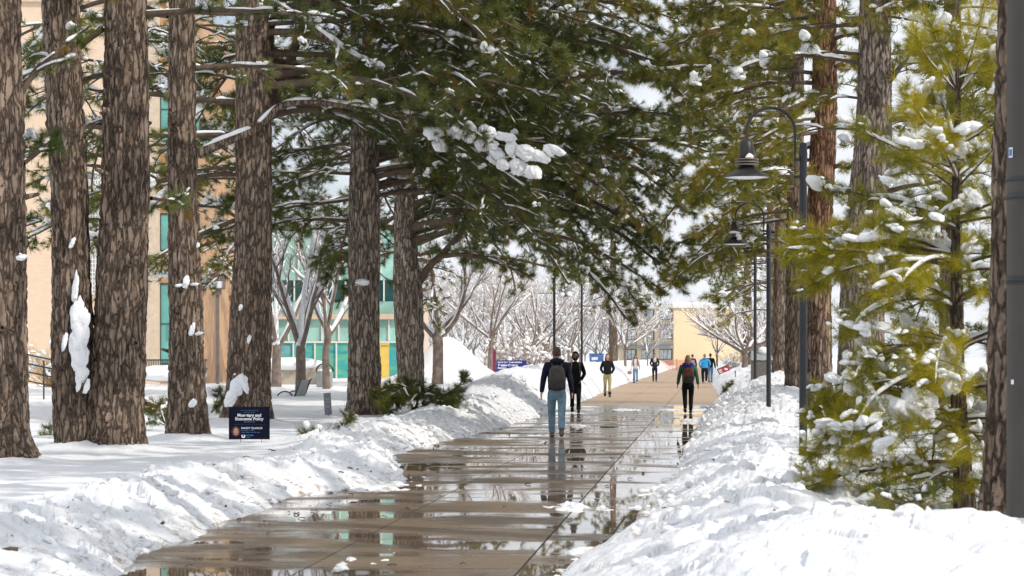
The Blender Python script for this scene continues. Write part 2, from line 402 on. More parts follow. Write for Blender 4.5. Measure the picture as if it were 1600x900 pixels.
def tuft_templates(k=8, n=46, L=.14, w=.006, stem=.14, a0=18, a1=78):
    out = []
    for q in range(k):
        z = -stem*rng.random(n)**1.2; al = np.radians(a0+(a1-a0)*rng.random(n)); al = al*(1+.0*z); ph = rng.random(n)*2*np.pi
        d = np.stack([np.sin(al)*np.cos(ph), np.sin(al)*np.sin(ph), np.cos(al)], -1)
        b = np.stack([0*z, 0*z, z], -1); Ln = L*(.65+.5*rng.random(n))[:,None]
        side = nrm(np.cross(d, rng.normal(size=d.shape)))*w/2
        tip = b+d*Ln+np.array([0,0,-.0])
        V = np.stack([b-side, b+side, tip], 1).reshape(-1, 3)
        out.append((V, rng.normal(0, .10, n)))
    return out
def place_tufts(pos, dirs, scale, v, temps):
    Vs, As = [], []
    dirs = nrm(dirs); which = rng.integers(0, len(temps), len(pos))
    ref = np.where(np.abs(dirs[:,2:3]) > .9, np.array([[1.,0,0]]), np.array([[0,0,1.]]))
    U = nrm(np.cross(ref, dirs)); W = np.cross(dirs, U); roll = rng.random(len(pos))*2*np.pi
    U2 = U*np.cos(roll)[:,None]+W*np.sin(roll)[:,None]; W2 = np.cross(dirs, U2)
    Mx = np.stack([U2, W2, dirs], 1)*scale[:,None,None]
    for q, (T, jit) in enumerate(temps):
        m = which == q
        if not m.any(): continue
        V = np.einsum('ki,nij->nkj', T, Mx[m])+pos[m][:,None]
        Vs.append(V.reshape(-1, 3)); As.append(np.repeat(np.clip(v[m][:,None]+jit[None], 0, 1).reshape(-1), 3))
    V = np.concatenate(Vs); A = np.concatenate(As)
    return V, np.arange(len(V)).reshape(-1, 3), A

def ico(sub):
    bm = bmesh.new(); bmesh.ops.create_icosphere(bm, subdivisions=sub, radius=1.)
    bm.verts.ensure_lookup_table(); V = np.array([v.co for v in bm.verts]); Fc = np.array([[v.index for v in f.verts] for f in bm.faces]); bm.free()
    return V, Fc
_I2, _I3, _I4 = ico(2), ico(3), ico(4)
def clump_templates(k, base, amp=.3):   # lumpy blobs, flat below
    V, Fc = base; out = []
    for q in range(k):
        o = rng.random(3)*50
        r = 1+amp*(fbm(V[:,0]*1.5+o[0]+V[:,2], V[:,1]*1.5+o[1]-V[:,2]*.8, q, 3)*1.4)
        W = V*r[:,None]; W[:,2] = np.where(W[:,2] < 0, W[:,2]*.5, W[:,2]); out.append(W)
    return out, Fc
CL2 = clump_templates(10, _I2, .42); CL3 = CL2
def place_clumps(pos, axis, a, b, h, temps):
    """blobs: long axis a along axis, width b, height h"""
    T, Fc = temps; which = rng.integers(0, len(T), len(pos)); MBx = []
    ax = np.array(axis, float); ax[:,2] *= .8; ax = nrm(ax+1e-6); S = nrm(np.cross(np.array([0,0,1.]), ax)+1e-6); Up = np.cross(ax, S)
    Mx = np.stack([ax*a[:,None], S*b[:,None], Up*h[:,None]], 1)
    Vs, Fs, n = [], [], 0
    for q in range(len(T)):
        m = which == q
        if not m.any(): continue
        V = np.einsum('ki,nij->nkj', T[q], Mx[m])+pos[m][:,None]; k = m.sum(); nv = len(T[q])
        Vs.append(V.reshape(-1, 3)); Fs.append((Fc[None]+(np.arange(k)*nv)[:,None,None]).reshape(-1, 3)+n); n += k*nv
    return np.concatenate(Vs), np.concatenate(Fs)
def ragged(pos, ax, s_):
    """one irregular patch of snow with a torn outline"""
    V, Fc = _I4; o = rng.random(3)*40; x, y, z = V.T
    r = 1+.42*fbm(x*1.5+o[0]+z, y*1.5+o[1]-z, 7, 2)+.26*fbm(x*4+o[1]+z*2, y*4+o[2]-z*2, 9, 3)
    A = nrm(np.array(ax, float)[None]+1e-6)[0]; S = np.cross([0,0,1.], A); S = S/np.linalg.norm(S) if np.linalg.norm(S) > .2 else np.array([1.,0,0]); U = np.cross(A, S); 
    if abs(A[2]) > .7: S, U = np.array([1.,0,0]), np.array([0,-1.,0])
    W = V*r[:,None]; return W[:,:1]*A*s_[0]+W[:,1:2]*S*s_[1]+W[:,2:]*U*s_[2]+pos, Fc
def strips(P, Rr, thick, gap=.35, freq=2.5, ns=8, slope=1.0):
    """snow lying along the top of branches P (N,K,3)"""
    N, K, _ = P.shape
    T = np.empty_like(P); T[:,1:-1] = P[:,2:]-P[:,:-2]; T[:,0] = P[:,1]-P[:,0]; T[:,-1] = P[:,-1]-P[:,-2]; T = nrm(T)
    S = nrm(np.cross(T, np.array([0,0,1.]))+1e-6); Up = np.cross(S, T)
    seg = np.linalg.norm(np.diff(P, axis=1), axis=-1).mean(1)[:,None]*np.arange(K)[None]
    o = rng.random((N, 1))*99
    m = np.clip(vnoise(seg*freq+o, o*3.1+0*seg, 5)-gap, 0, 1)/(1-gap); m = np.sqrt(m)
    m = m*np.clip(1.35-slope*np.abs(T[...,2])*1.3, 0, 1); m[:,0] *= .3; m[:,-1] *= .25
    m2 = m*(.8+.4*vnoise(seg*freq*4+o, o, 6))
    w = (Rr*.95+.012)*np.minimum(m*1.6, 1); h = thick*m2+.002
    th = np.arange(ns)*2*np.pi/ns
    cy = np.cos(th); sy = np.sin(th)
    ring = S[:,:,None,:]*(w[:,:,None,None]*cy[None,None,:,None])+Up[:,:,None,:]*((h[:,:,None]*np.where(sy > 0, sy, 0)[None,None]+.28*Rr[:,:,None]*np.where(sy < 0, sy, 0)[None,None]*(m[:,:,None] > .02))[...,None])
    cen = P+Up*(Rr*.72)[...,None]-Up*((m < .03)*Rr*.9)[...,None]
    V = cen[:,:,None,:]+ring
    a, i, j = np.meshgrid(np.arange(N), np.arange(K-1), np.arange(ns), indexing='ij'); j2 = (j+1) % ns; b = a*K*ns
    Fq = np.stack([b+i*ns+j, b+i*ns+j2, b+(i+1)*ns+j2, b+(i+1)*ns+j], -1)
    keep = (m[:,:-1]+m[:,1:] > .04)[:,:,None,None]
    return V.reshape(-1, 3), Fq[np.broadcast_to(keep, Fq.shape)].reshape(-1, 4)

TUFT = tuft_templates(8, 62, .195, .0068, .15, 14, 70)
TUFT_FAR = tuft_templates(6, 34, .20, .014)
TUFT_YOUNG = tuft_templates(8, 72, .11, .0030, .17, 16, 70)

def limb(p0, az, e0, L, r0, e1=None, K=14, wig=.10):
    """a limb leaving p0 at azimuth az (0 = +X, 90 deg = away from the camera)"""
    e1 = e0-.5 if e1 is None else e1
    s = np.linspace(0, 1, K-1); a = az+np.cumsum(rng.normal(0, wig, K-1)); e = e0+(e1-e0)*s+np.cumsum(rng.normal(0, wig*.6, K-1))
    d = np.stack([np.cos(e)*np.cos(a), np.cos(e)*np.sin(a), np.sin(e)], -1)*L/(K-1)
    P = np.vstack([p0, p0+np.cumsum(d, 0)]); return P, r0*np.linspace(1, .18, K)**.85
def limb_px(rows, r0, r1, K=14):
    P = smooth_pts([at(*q) for q in rows], K); return P, np.linspace(r0, r1, K)

def dress(limbs, mb_br, needles, snow, tufts=TUFT, sp2=.26, sp3=.16, l2=1.35, t0=.22, vmean=.42, tscale=1., p_snow=.13, s_size=.065,
          thick=.05, gap=.5, brown=.06, s2=.6, up=.05, droop=.22):
    """side branches, twigs, needle tufts and snow for each limb"""
    for (P, Rr) in limbs:
        L = np.sum(np.linalg.norm(np.diff(P, axis=0), axis=1))
        V, Fq = tubes(P[None], Rr[None], 8); mb_br.add(V, Fq)
        V, Fq = strips(P[None].repeat(1, 0), Rr[None], thick*(.6+.6*rng.random()), gap); snow.add(V, Fq)
        n2 = max(4, int(L*(1-t0)/sp2)); tt = (np.arange(n2)+.5)/n2
        L2 = (l2*(1-.72*tt)*(.35+.65*sstep(0, .3, tt+.12))*(.65+.6*rng.random(n2)))[None]*min(1, L/4+.35)
        P2, R2, _ = children(P[None], Rr[None], n2, t0, 1., L2, .95, 7, .6, True, up, droop)
        P2 = np.concatenate([P2, smooth_pts(P[-4:], 7)[None]]); R2 = np.concatenate([R2, np.linspace(Rr[-4], .005, 7)[None]])
        V, Fq = tubes(P2, R2, 5); mb_br.add(V, Fq)
        k = rng.random(len(P2)) < s2
        if k.any():
            V, Fq = strips(P2[k], R2[k]*1.7, .06, .42, 3.2, 6); snow.add(V, Fq)
        l_2 = np.linalg.norm(P2[:,-1]-P2[:,0], axis=-1); n3 = max(3, int(l_2.mean()/sp3)+1)
        L3 = (.14+.22*rng.random((len(P2), n3)))*np.clip(l_2[:,None], .5, 1.2)
        P3, R3, _ = children(P2, R2, n3, .22, 1., L3, .8, 3, .6, False, .22, .05, .03, .003)
        V, Fq = tubes(P3, R3, 3); mb_br.add(V, Fq)
        pos = np.concatenate([P3[:,-1], P2[:,-1], P3[:,1]]); dr = np.concatenate([P3[:,-1]-P3[:,1]+np.array([0,0,.03]), P2[:,-1]-P2[:,-2], P3[:,1]-P3[:,0]])
        keep = rng.random(len(pos)) < np.concatenate([np.ones(len(P3)+len(P2)), np.full(len(P3), .35)])
        pos, dr = pos[keep], dr[keep]
        v = np.clip(rng.normal(vmean, .16)+rng.normal(0, .12, len(pos)), 0, .88); v[rng.random(len(pos)) < brown] = .98
        needles.append(place_tufts(pos, dr, tscale*(.75+.5*rng.random(len(pos))), v, tufts))
        m = rng.random(len(pos)) < p_snow
        if m.any():
            k = m.sum(); sz = s_size*(.4+1.5*rng.random(k)**3)
            pp = pos[m]+np.array([0,0,.03]); ax = dr[m]
            g4 = 4; pp = np.repeat(pp, g4, 0); ax = np.repeat(nrm(ax), g4, 0); sz = np.repeat(sz, g4)
            pp = pp+ax*(sz*rng.normal(0, .75, len(sz)))[:,None]+rng.normal(0, .38, pp.shape)*sz[:,None]*np.array([1,1,.45]); sz = sz*(.35+.55*rng.random(len(sz)))
            V, Fc = place_clumps(pp, ax+rng.normal(0, .3, ax.shape), sz*(.9+.5*rng.random(len(sz))), sz*(.7+.4*rng.random(len(sz))), sz*(.5+.4*rng.random(len(sz))), CL2); snow.add(V, Fc)

def make_pine(label, base, trunk_rows, limbs, needle, bark='bark_grey', group='tall pines along the walk', seed=1, seg=64, dz=.06, flare=.25,
              extra_trunks=(), extra_snow=None, depth=.03, plate=.085, upper=None, name='pine_tree', mound=True, own_limbs=(), stubs=0, patch=.6, **kw):
    base = np.array(base, float)
    root = thing(name, label, 'tree', base, 0, group)
    mb = MB(); V, Fq, a = trunk_geo(trunk_rows, dz, seg, seed, depth, plate, flare, base); mb.add(V, Fq, a=a)
    for e in extra_trunks:
        V, Fq, a = trunk_geo(e, dz, seg, seed+50, depth, plate, 0, base); mb.add(V, Fq, a=a)
    mb.build('trunk', M[bark], root, True)
    br, nd, sn = MB(), [], MB()
    off = [(P-base, r) for (P, r) in limbs]
    if off: dress(off, br, nd, sn, **kw)
    for q in range(stubs):   # broken dead stubs
        z = base[2]+1.2+5.2*rng.random(); A = axis_at(trunk_rows, z)-base; rr_ = np.interp(z, [w[2] for w in trunk_rows], [w[3] for w in trunk_rows]); aa = rng.random()*PI*2
        d = np.array([math.cos(aa), math.sin(aa), .25]); L_ = rr_+.06+.22*rng.random()**2; V, Fq = tubes(np.stack([A+d*rr_*.6, A+d*(rr_+L_)*.5, A+d*L_])[None], np.array([[.06, .04, .025]])*(.6+.6*rng.random()), 8); m5 = MB(); m5.add(V, Fq); m5.build('stub', M[bark], root, True)
    if upper is not None:
        k2 = dict(kw); k2.update(tufts=TUFT_FAR, sp2=.42, sp3=.30, tscale=1.8, p_snow=.05)
        dress([(P-base, r) for (P, r) in upper], br, nd, sn, **k2)
    if extra_snow:
        for (pos, ax, s_) in extra_snow:
            ax = nrm(np.array(ax, float)); q = 13; t = np.concatenate([[0.], np.linspace(-.75, .75, q-1)]); fall = np.sqrt(1-.8*t**2)
            p5 = np.array(pos)-base+ax*(t*s_[0])[:,None]+rng.normal(0, .34, (q, 3))*np.array([s_[1], s_[1]*.4, s_[2]])
            sc5 = fall*np.where(t == 0, .75, .35+.4*rng.random(q))
            s_ = (s_[0], s_[1], s_[2]*patch); sp_ = MB(); V, Fc = ragged(np.array(pos)-base, ax, s_); sp_.add(V, Fc); k5 = t != 0; p5, sc5 = p5[k5], sc5[k5]*.55; ax = ax*np.ones((k5.sum(), 1)); q = int(k5.sum())
            V, Fc = place_clumps(p5, ax+rng.normal(0, .25, (q, 3)), np.maximum(s_[0]*.5, s_[1]*.8)*sc5, s_[1]*sc5, s_[2]*sc5*1.15, CL2); sp_.add(V, Fc); sp_.build('snow_patch', M['cap'], root, True)
    for (P, r, th) in own_limbs:
        m2 = MB(); V, Fq, a = trunk_geo(np.c_[P, r], .05, 20, seed+77, .008, .05, 0, base) if False else (*tubes((P-base)[None], r[None], 12), 0)
        m2.add(V, Fq); lo = m2.build('limb', M[bark], root, True)
        m3 = MB(); V, Fq = strips((P-base)[None], r[None], th, .10, 3.6, 10, .5); m3.add(V, Fq); m3.build('snow_strip', M['cap'], lo, True)
    if br.n: br.build('branches', M['twig'], root, True)
    if nd:
        n0 = 0; Vs, Fs, As = [], [], []
        for (V, f, a) in nd: Vs.append(V); Fs.append(f+n0); As.append(a); n0 += len(V)
        put('crown', mesh_from('crown', np.concatenate(Vs), [np.concatenate(Fs)], M[needle], {'v': np.concatenate(As)}, False), root)
    if sn.n: sn.build('snow_load', M['cap'], root, True)
    return root
def rows_px(Y, rows, top=None):
    """rows of (py, px, r_px) -> x,y,z,r ; top = (z, r) far above the frame"""
    out = [[*at(px, py, Y), r/F*Y] for (py, px, r) in rows]
    if top:
        p = out[-1]; q = out[-2]; k = (top[0]-p[2])/max(p[2]-q[2], .1)
        dx = np.clip((p[0]-q[0])*k, -.5, .5); out.append([p[0]+dx*.5, Y+.1, (p[2]+top[0])/2, (p[3]+top[1])/2]); out.append([p[0]+dx, Y, top[0], top[1]])
    return out
def axis_at(rows, z):
    r = np.array(rows); return np.array([np.interp(z, r[:,2], r[:,0]), np.interp(z, r[:,2], r[:,1]), z])
def ring_limbs(rows, z0, z1, n, L0, L1, az=None, e0=.15, e1=-.45, r0=.07, spread=math.pi, jit=.12):
    """n limbs between heights z0 and z1; lengths from L0 (low) to L1 (high); az = mean azimuth or None for all round"""
    out = []
    for k in range(n):
        f = (k+rng.random())/n; z = z0+(z1-z0)*f
        a = rng.random()*2*math.pi if az is None else az+spread*(rng.random()*2-1)
        L = (L0+(L1-L0)*f)*(.75+.45*rng.random())
        out.append(limb(axis_at(rows, z), a, e0+rng.normal(0, jit), L, r0*(.6+.6*rng.random())*L/6+.012, e1+rng.normal(0, jit)))
    return out
# ------------------------------------------------------------------ trunk outlines (pixel rows at each tree's distance)
T1 = rows_px(33, [(722,-6,66),(700,-8,57),(650,-10,55),(500,-12,55),(300,-16,54),(0,-20,50)], (17, .16))
T3 = rows_px(36.5, [(715,176,52),(700,176,47),(600,182,42),(500,187,40),(300,196,37),(100,199,34),(0,198,32)], (18, .14))
T2 = rows_px(36.5, [(715,124,40),(690,122,36),(620,117,34),(500,113,32),(300,109,29),(100,99,29),(0,94,27)], (16, .12))
T4 = rows_px(40.8, [(700,294,38),(680,293,33),(600,292,30),(500,291,27),(445,290,28),(430,289,26),(300,285,23),(235,285,25),(220,284,23),(0,284,20.5)], (17, .1))
T5 = rows_px(51, [(680,383,44),(655,385,40),(600,388,35),(500,391,33),(300,396,29),(100,396,27),(0,395,24)], (18, .12))
T6 = rows_px(56, [(655,568,30),(638,568,26),(600,568,25),(500,569,24),(300,570,25),(180,569,21),(0,566,18)], (18, .12))
T7 = rows_px(70, [(640,643,24),(610,642,21),(450,637,23),(400,634,19),(300,632,17),(0,628,13)], (18, .1))
T8 = rows_px(93, [(620,640,17),(500,640,15),(0,640,9)], (17, .08))
T9 = rows_px(76, [(640,396,20),(500,397,18),(0,398,12)], (17, .1))
T10 = rows_px(60, [(660,190,26),(500,192,23),(0,196,17)], (17, .1))
R1 = rows_px(51, [(690,1280,30),(662,1280,25),(600,1279,22),(400,1279,21),(200,1287,20),(0,1288,18)], (17, .1))
R2 = rows_px(44, [(690,1343,50),(640,1343,42),(560,1346,37),(400,1350,33),(200,1365,28),(0,1368,24)], (18, .12))
R3 = rows_px(66, [(660,1240,19),(637,1240,15.5),(400,1242,14),(0,1246,10)], (17, .09))
R4 = rows_px(84, [(635,1218,16),(617,1218,13),(400,1221,11.5),(0,1226,8)], (17, .08))
R5 = rows_px(19, [(830,1584,52),(785,1584,47),(700,1588,48),(560,1594,48),(330,1596,45),(0,1605,44)], (15, .1))
R6 = rows_px(62, [(660,1486,22),(500,1486,19),(0,1488,13)], (15, .07))
R7 = rows_px(105, [(610,1206,10),(400,1206,8),(0,1206,5)], (15, .06))
for t, h_, r_ in ((T1,.16,.8),(T2,.12,.6),(T3,.14,.8),(T4,.17,.65),(T5,.25,.8),(T6,.06,.7),(R1,.08,.7),(R2,.10,.9),(R3,.05,.6),(R4,.05,.6)):
    TREE_MOUNDS.append((t[1][0], t[1][1], h_, r_))

# ------------------------------------------------------------------ the ground: a sheet to the horizon, the snow lying on it, the walk
mb = MB(); mb.add([[-3000,-800,-.4],[3000,-800,-.4],[3000,4000,-.4],[-3000,4000,-.4]], [[0,1,2,3]])
tag(mb.build('ground', M['cap']), kind='structure')
ang = np.concatenate([np.linspace(-.9, -.235, 90)[:-1], np.linspace(-.235, .235, 800), np.linspace(.235, .9, 90)[1:]])
Yr = np.concatenate([np.geomspace(5.5, 11, 60)[:-1], np.geomspace(11, 50, 700)[:-1], np.geomspace(50, 520, 300)])
A_, Y_ = np.meshgrid(ang, Yr); X_ = A_*Y_
H_, D_ = snow_h(X_, Y_, True, True)
H_ = np.where(Y_ > 330, np.minimum(H_, .3), H_)
nr, nc = X_.shape
i, j = np.meshgrid(np.arange(nr-1), np.arange(nc-1), indexing='ij')
Fq = np.stack([i*nc+j, i*nc+j+1, (i+1)*nc+j+1, (i+1)*nc+j], -1).reshape(-1, 4)
me = mesh_from('snow_ground', np.stack([X_, Y_, H_], -1).reshape(-1, 3), [Fq], M['snow'], {'v': D_.ravel()})
tag(put('snow_ground', me), kind='structure')

# clods broken off the ploughed banks: too many to count
k = 3400; Yc = 12.5+62*rng.random(k)**1.7; lf = rng.random(k) < .62; lf = lf | ((Yc < 21) & (rng.random(k) < .93))
dc = np.where(lf, .02+1.5*rng.random(k)**1.5, .02+2.6*rng.random(k)**1.4)
uc = np.where(lf, np.interp(Yc, _ly, _lu)-dc, np.interp(Yc, _ry, _ru)+dc); Xc = uc+XJ(Yc); Zc = snow_h(Xc, Yc)
sz = (.010+.048*rng.random(k)**4)*(.7+.3*np.minimum(Yc/25, 2)); ok = Zc > .0
pc = np.stack([Xc, Yc, Zc+sz*.25], -1)[ok]; sz = sz[ok]; k = len(sz)
V, Fc = place_clumps(pc, rng.normal(size=(k, 3)), sz*(.9+.5*rng.random(k)), sz*(.8+.4*rng.random(k)), sz*(.6+.4*rng.random(k)), CL2)
tag(put('snow_clods', mesh_from('snow_clods', V, [Fc], M['snow'], {'v': np.zeros(len(V))})), kind='stuff')

def mat_path():
    m, n, l, p = newmat('wet_concrete')
    t = n.new('ShaderNodeTexCoord'); sx = n.new('ShaderNodeSeparateXYZ'); l.new(t.outputs['Object'], sx.inputs[0])
    x, y = sx.outputs[0], sx.outputs[1]
    S = 1.44
    ky = math_(n, l, 'FLOOR', math_(n, l, 'DIVIDE', math_(n, l, 'ADD', y, -18.55+S*30), S))
    kx = math_(n, l, 'ADD', math_(n, l, 'GREATER_THAN', x, 0.), math_(n, l, 'GREATER_THAN', x, -1.65))
    cb = n.new('ShaderNodeCombineXYZ'); l.new(kx, cb.inputs[0]); l.new(ky, cb.inputs[1])
    wnz = n.new('ShaderNodeTexWhiteNoise'); wnz.noise_dimensions = '3D'; l.new(cb.outputs[0], wnz.inputs['Vector']); slab = wnz.outputs['Value']
    fy = math_(n, l, 'FRACT', math_(n, l, 'DIVIDE', math_(n, l, 'ADD', y, -18.55+S*30), S))
    jy = math_(n, l, 'LESS_THAN', fy, .013)
    jx = math_(n, l, 'MAXIMUM', math_(n, l, 'LESS_THAN', math_(n, l, 'ABSOLUTE', x), .009), math_(n, l, 'LESS_THAN', math_(n, l, 'ABSOLUTE', math_(n, l, 'ADD', x, 1.65)), .006))
    jnt = math_(n, l, 'MAXIMUM', jy, jx)
    # water: pools where the slabs dip, thin film elsewhere, dry beyond the trees' shade
    pn = noise(n, l, 1., 5, .55, sc3=(.5, .75, 1)); pf = noise(n, l, 1., 4, .6, sc3=(2.4, 3.6, 1))
    dip = math_(n, l, 'ABSOLUTE', math_(n, l, 'SUBTRACT', fy, .5))
    wl_ = math_(n, l, 'ADD', math_(n, l, 'ADD', math_(n, l, 'MULTIPLY', slab, .04), pn), math_(n, l, 'MULTIPLY', pf, .12))
    wl_ = math_(n, l, 'ADD', math_(n, l, 'SUBTRACT', wl_, math_(n, l, 'MULTIPLY', dip, .05)), math_(n, l, 'MULTIPLY', math_(n, l, 'GREATER_THAN', x, 0.), .10))
    dry = ramp(n, l, math_(n, l, 'ADD', y, math_(n, l, 'MULTIPLY', pn, 8.)), [(.0, (0,0,0)), (1., (1,1,1))])
    mr = n.new('ShaderNodeMapRange'); mr.inputs['From Min'].default_value = 83; mr.inputs['From Max'].default_value = 90
    l.new(math_(n, l, 'ADD', y, math_(n, l, 'MULTIPLY', pn, 6.)), mr.inputs['Value']); dry = mr.outputs['Result']
    pool = n.new('ShaderNodeMapRange'); pool.inputs['From Min'].default_value = .49; pool.inputs['From Max'].default_value = .64
    l.new(math_(n, l, 'SUBTRACT', wl_, math_(n, l, 'MULTIPLY', dry, .35)), pool.inputs['Value']); pool = pool.outputs['Result']
    fine = noise(n, l, 14, 6, .65); big = noise(n, l, .5, 4)
    wetc = ramp(n, l, fine, [(.3, (.155,.104,.063)), (.7, (.27,.187,.118))])
    wetc = mixc(n, l, math_(n, l, 'MULTIPLY', slab, .45), wetc, (.26,.195,.13))
    wetc = mixc(n, l, math_(n, l, 'MULTIPLY', big, .5), wetc, (.135,.105,.075))
    dryc = ramp(n, l, fine, [(.3, (.40,.29,.205)), (.7, (.50,.375,.27))])
    c = mixc(n, l, dry, wetc, dryc)
    grit = ramp(n, l, noise(n, l, 1., 5, .7, sc3=(9, 12, 1)), [(.66, (0,0,0)), (.70, (1,1,1))])
    gp = ramp(n, l, noise(n, l, .8, 3), [(.5, (0,0,0)), (.62, (1,1,1))])
    gr = math_(n, l, 'MULTIPLY', grit, gp)
    c = mixc(n, l, math_(n, l, 'MULTIPLY', gr, .8), c, (.045,.032,.022))
    c = mixc(n, l, jnt, c, (.03,.024,.02))
    l.new(c, p.inputs['Base Color'])
    film = math_(n, l, 'ADD', .20, math_(n, l, 'MULTIPLY', math_(n, l, 'ADD', slab, pf), .13))
    ro = math_(n, l, 'ADD', math_(n, l, 'MULTIPLY', film, math_(n, l, 'SUBTRACT', 1., pool)), .015)
    ro = math_(n, l, 'MAXIMUM', ro, math_(n, l, 'MULTIPLY', dry, .75))
    ro = math_(n, l, 'MAXIMUM', ro, math_(n, l, 'MULTIPLY', math_(n, l, 'MAXIMUM', jnt, gr), .8))
    l.new(ro, p.inputs['Roughness'])
    sp = math_(n, l, 'ADD', .12, math_(n, l, 'MULTIPLY', pool, .30)); l.new(sp, p.inputs['Specular IOR Level'])
    b = n.new('ShaderNodeBump'); b.inputs['Distance'].default_value = .004
    l.new(math_(n, l, 'MULTIPLY', math_(n, l, 'SUBTRACT', 1., pool), .22), b.inputs['Strength']); l.new(fine, b.inputs['Height']); l.new(b.outputs['Normal'], p.inputs['Normal'])
    return m
mb = MB()
xs = np.linspace(-7, 6, 14); ys = np.concatenate([[-20], np.linspace(0, 200, 101), [600]])
Xg, Yg = np.meshgrid(xs, ys); i, j = np.meshgrid(np.arange(len(ys)-1), np.arange(len(xs)-1), indexing='ij'); n_ = len(xs)
mb.add(np.stack([Xg, Yg, 0*Xg], -1), np.stack([i*n_+j, i*n_+j+1, (i+1)*n_+j+1, (i+1)*n_+j], -1).reshape(-1, 4))
po = mb.build('path', mat_path()); po.location = (-1.44, 0, 0); po.rotation_euler = (0, 0, -math.atan(.0815)); tag(po, kind='structure')

# ------------------------------------------------------------------ the pines
PI = math.pi
def low(rows): return rows[1][:3]
nd, no = 'needle_dark', 'needle_olive'
# far left trunk, cut by the frame
make_pine('thick furrowed pine trunk cut by the left edge, nearest of the left row', low(T1), T1,
    [limb(axis_at(T1, 6.6), .3, .2, 3.2, .06), limb(axis_at(T1, 7.2), -.4, .1, 3.0, .06), limb_px([(30,150,33),(60,105,33.2),(90,80,33.6),(140,40,34.2)], .05, .02), limb_px([(35,255,33),(62,235,33.5),(80,215,34)], .045, .02)],
    nd, stubs=5, seed=1, seg=96, dz=.04, depth=.042, plate=.10, upper=ring_limbs(T1, 8, 15, 9, 4.5, 2.5), l2=.8, sp2=.4, sp3=.22, p_snow=.14,
    extra_snow=[(at(34,402,32.5), (1,.2,.2), (.07,.06,.06))])
crotch = [(at(118,452,36.15), (.1,0,1), (.22,.05,.07)), (at(122,492,36.12), (.1,0,1), (.24,.10,.09)), (at(125,528,36.1), (.1,0,1), (.24,.13,.10)),
          (at(131,505,36.12), (.1,0,1), (.2,.08,.08)), (at(124,560,36.08), (.1,0,1), (.22,.12,.10)), (at(128,585,36.05), (.2,0,1), (.14,.09,.08)), (at(123,600,36.02), (.2,0,1), (.10,.04,.05)),
          (at(135,605,36.0), (.3,0,1), (.12,.04,.05)), (at(101,535,36.1), (.2,0,1), (.14,.04,.05)), (at(113,380,36.15), (.4,0,1), (.08,.04,.03))]
make_pine('double pine trunk joined at its base with snow packed in the fork', low(T3), T3,
    [limb_px([(160,45,36.5),(140,60,36.6),(110,85,36.8),(60,110,37.2),(20,125,37.8)], .06, .02), limb(axis_at(T3, 6.8), .1, .1, 3.4, .06), limb(axis_at(T3, 5.9), 2.2, 0., 2.6, .05), limb_px([(236,310,36.6),(252,312,37.4),(275,318,38.6)], .03, .012)],
    nd, stubs=5, seed=2, seg=96, dz=.04, depth=.042, plate=.10, extra_trunks=(T2,), extra_snow=crotch, upper=ring_limbs(T3, 8, 16, 11, 4.5, 2.5), l2=.8, sp2=.4, sp3=.22, p_snow=.14)
make_pine('slim pine trunk with ringed knots between the double pine and the dark sign', low(T4), T4,
    [limb_px([(305,18,40.8),(330,20,40.9),(380,22,41.3),(430,14,42)], .05, .02), limb_px([(262,25,40.8),(235,22,41),(200,20,41.5),(150,35,42)], .045, .02), limb(axis_at(T4, 6.5), .5, .05, 3.2, .05)],
    nd, stubs=6, seed=3, seg=80, dz=.045, depth=.034, plate=.085, upper=ring_limbs(T4, 8, 15, 9, 4, 2.4), l2=.8, sp2=.4, sp3=.22, p_snow=.14,
    extra_snow=[(at(291,441,40.45), (.2,0,1), (.11,.05,.05)), (at(280,446,40.47), (1,0,.1), (.07,.04,.04)), (at(303,444,40.5), (1,0,.1), (.07,.04,.04)),
                (at(300,515,40.42), (.2,0,1), (.12,.05,.05)), (at(311,521,40.46), (1,0,.2), (.07,.05,.04)), (at(287,305,40.5), (.3,0,1), (.06,.04,.03)), (at(301,630,40.4), (.2,0,1), (.08,.05,.05)), (at(309,383,40.55), (.2,0,1), (.04,.03,.03))])
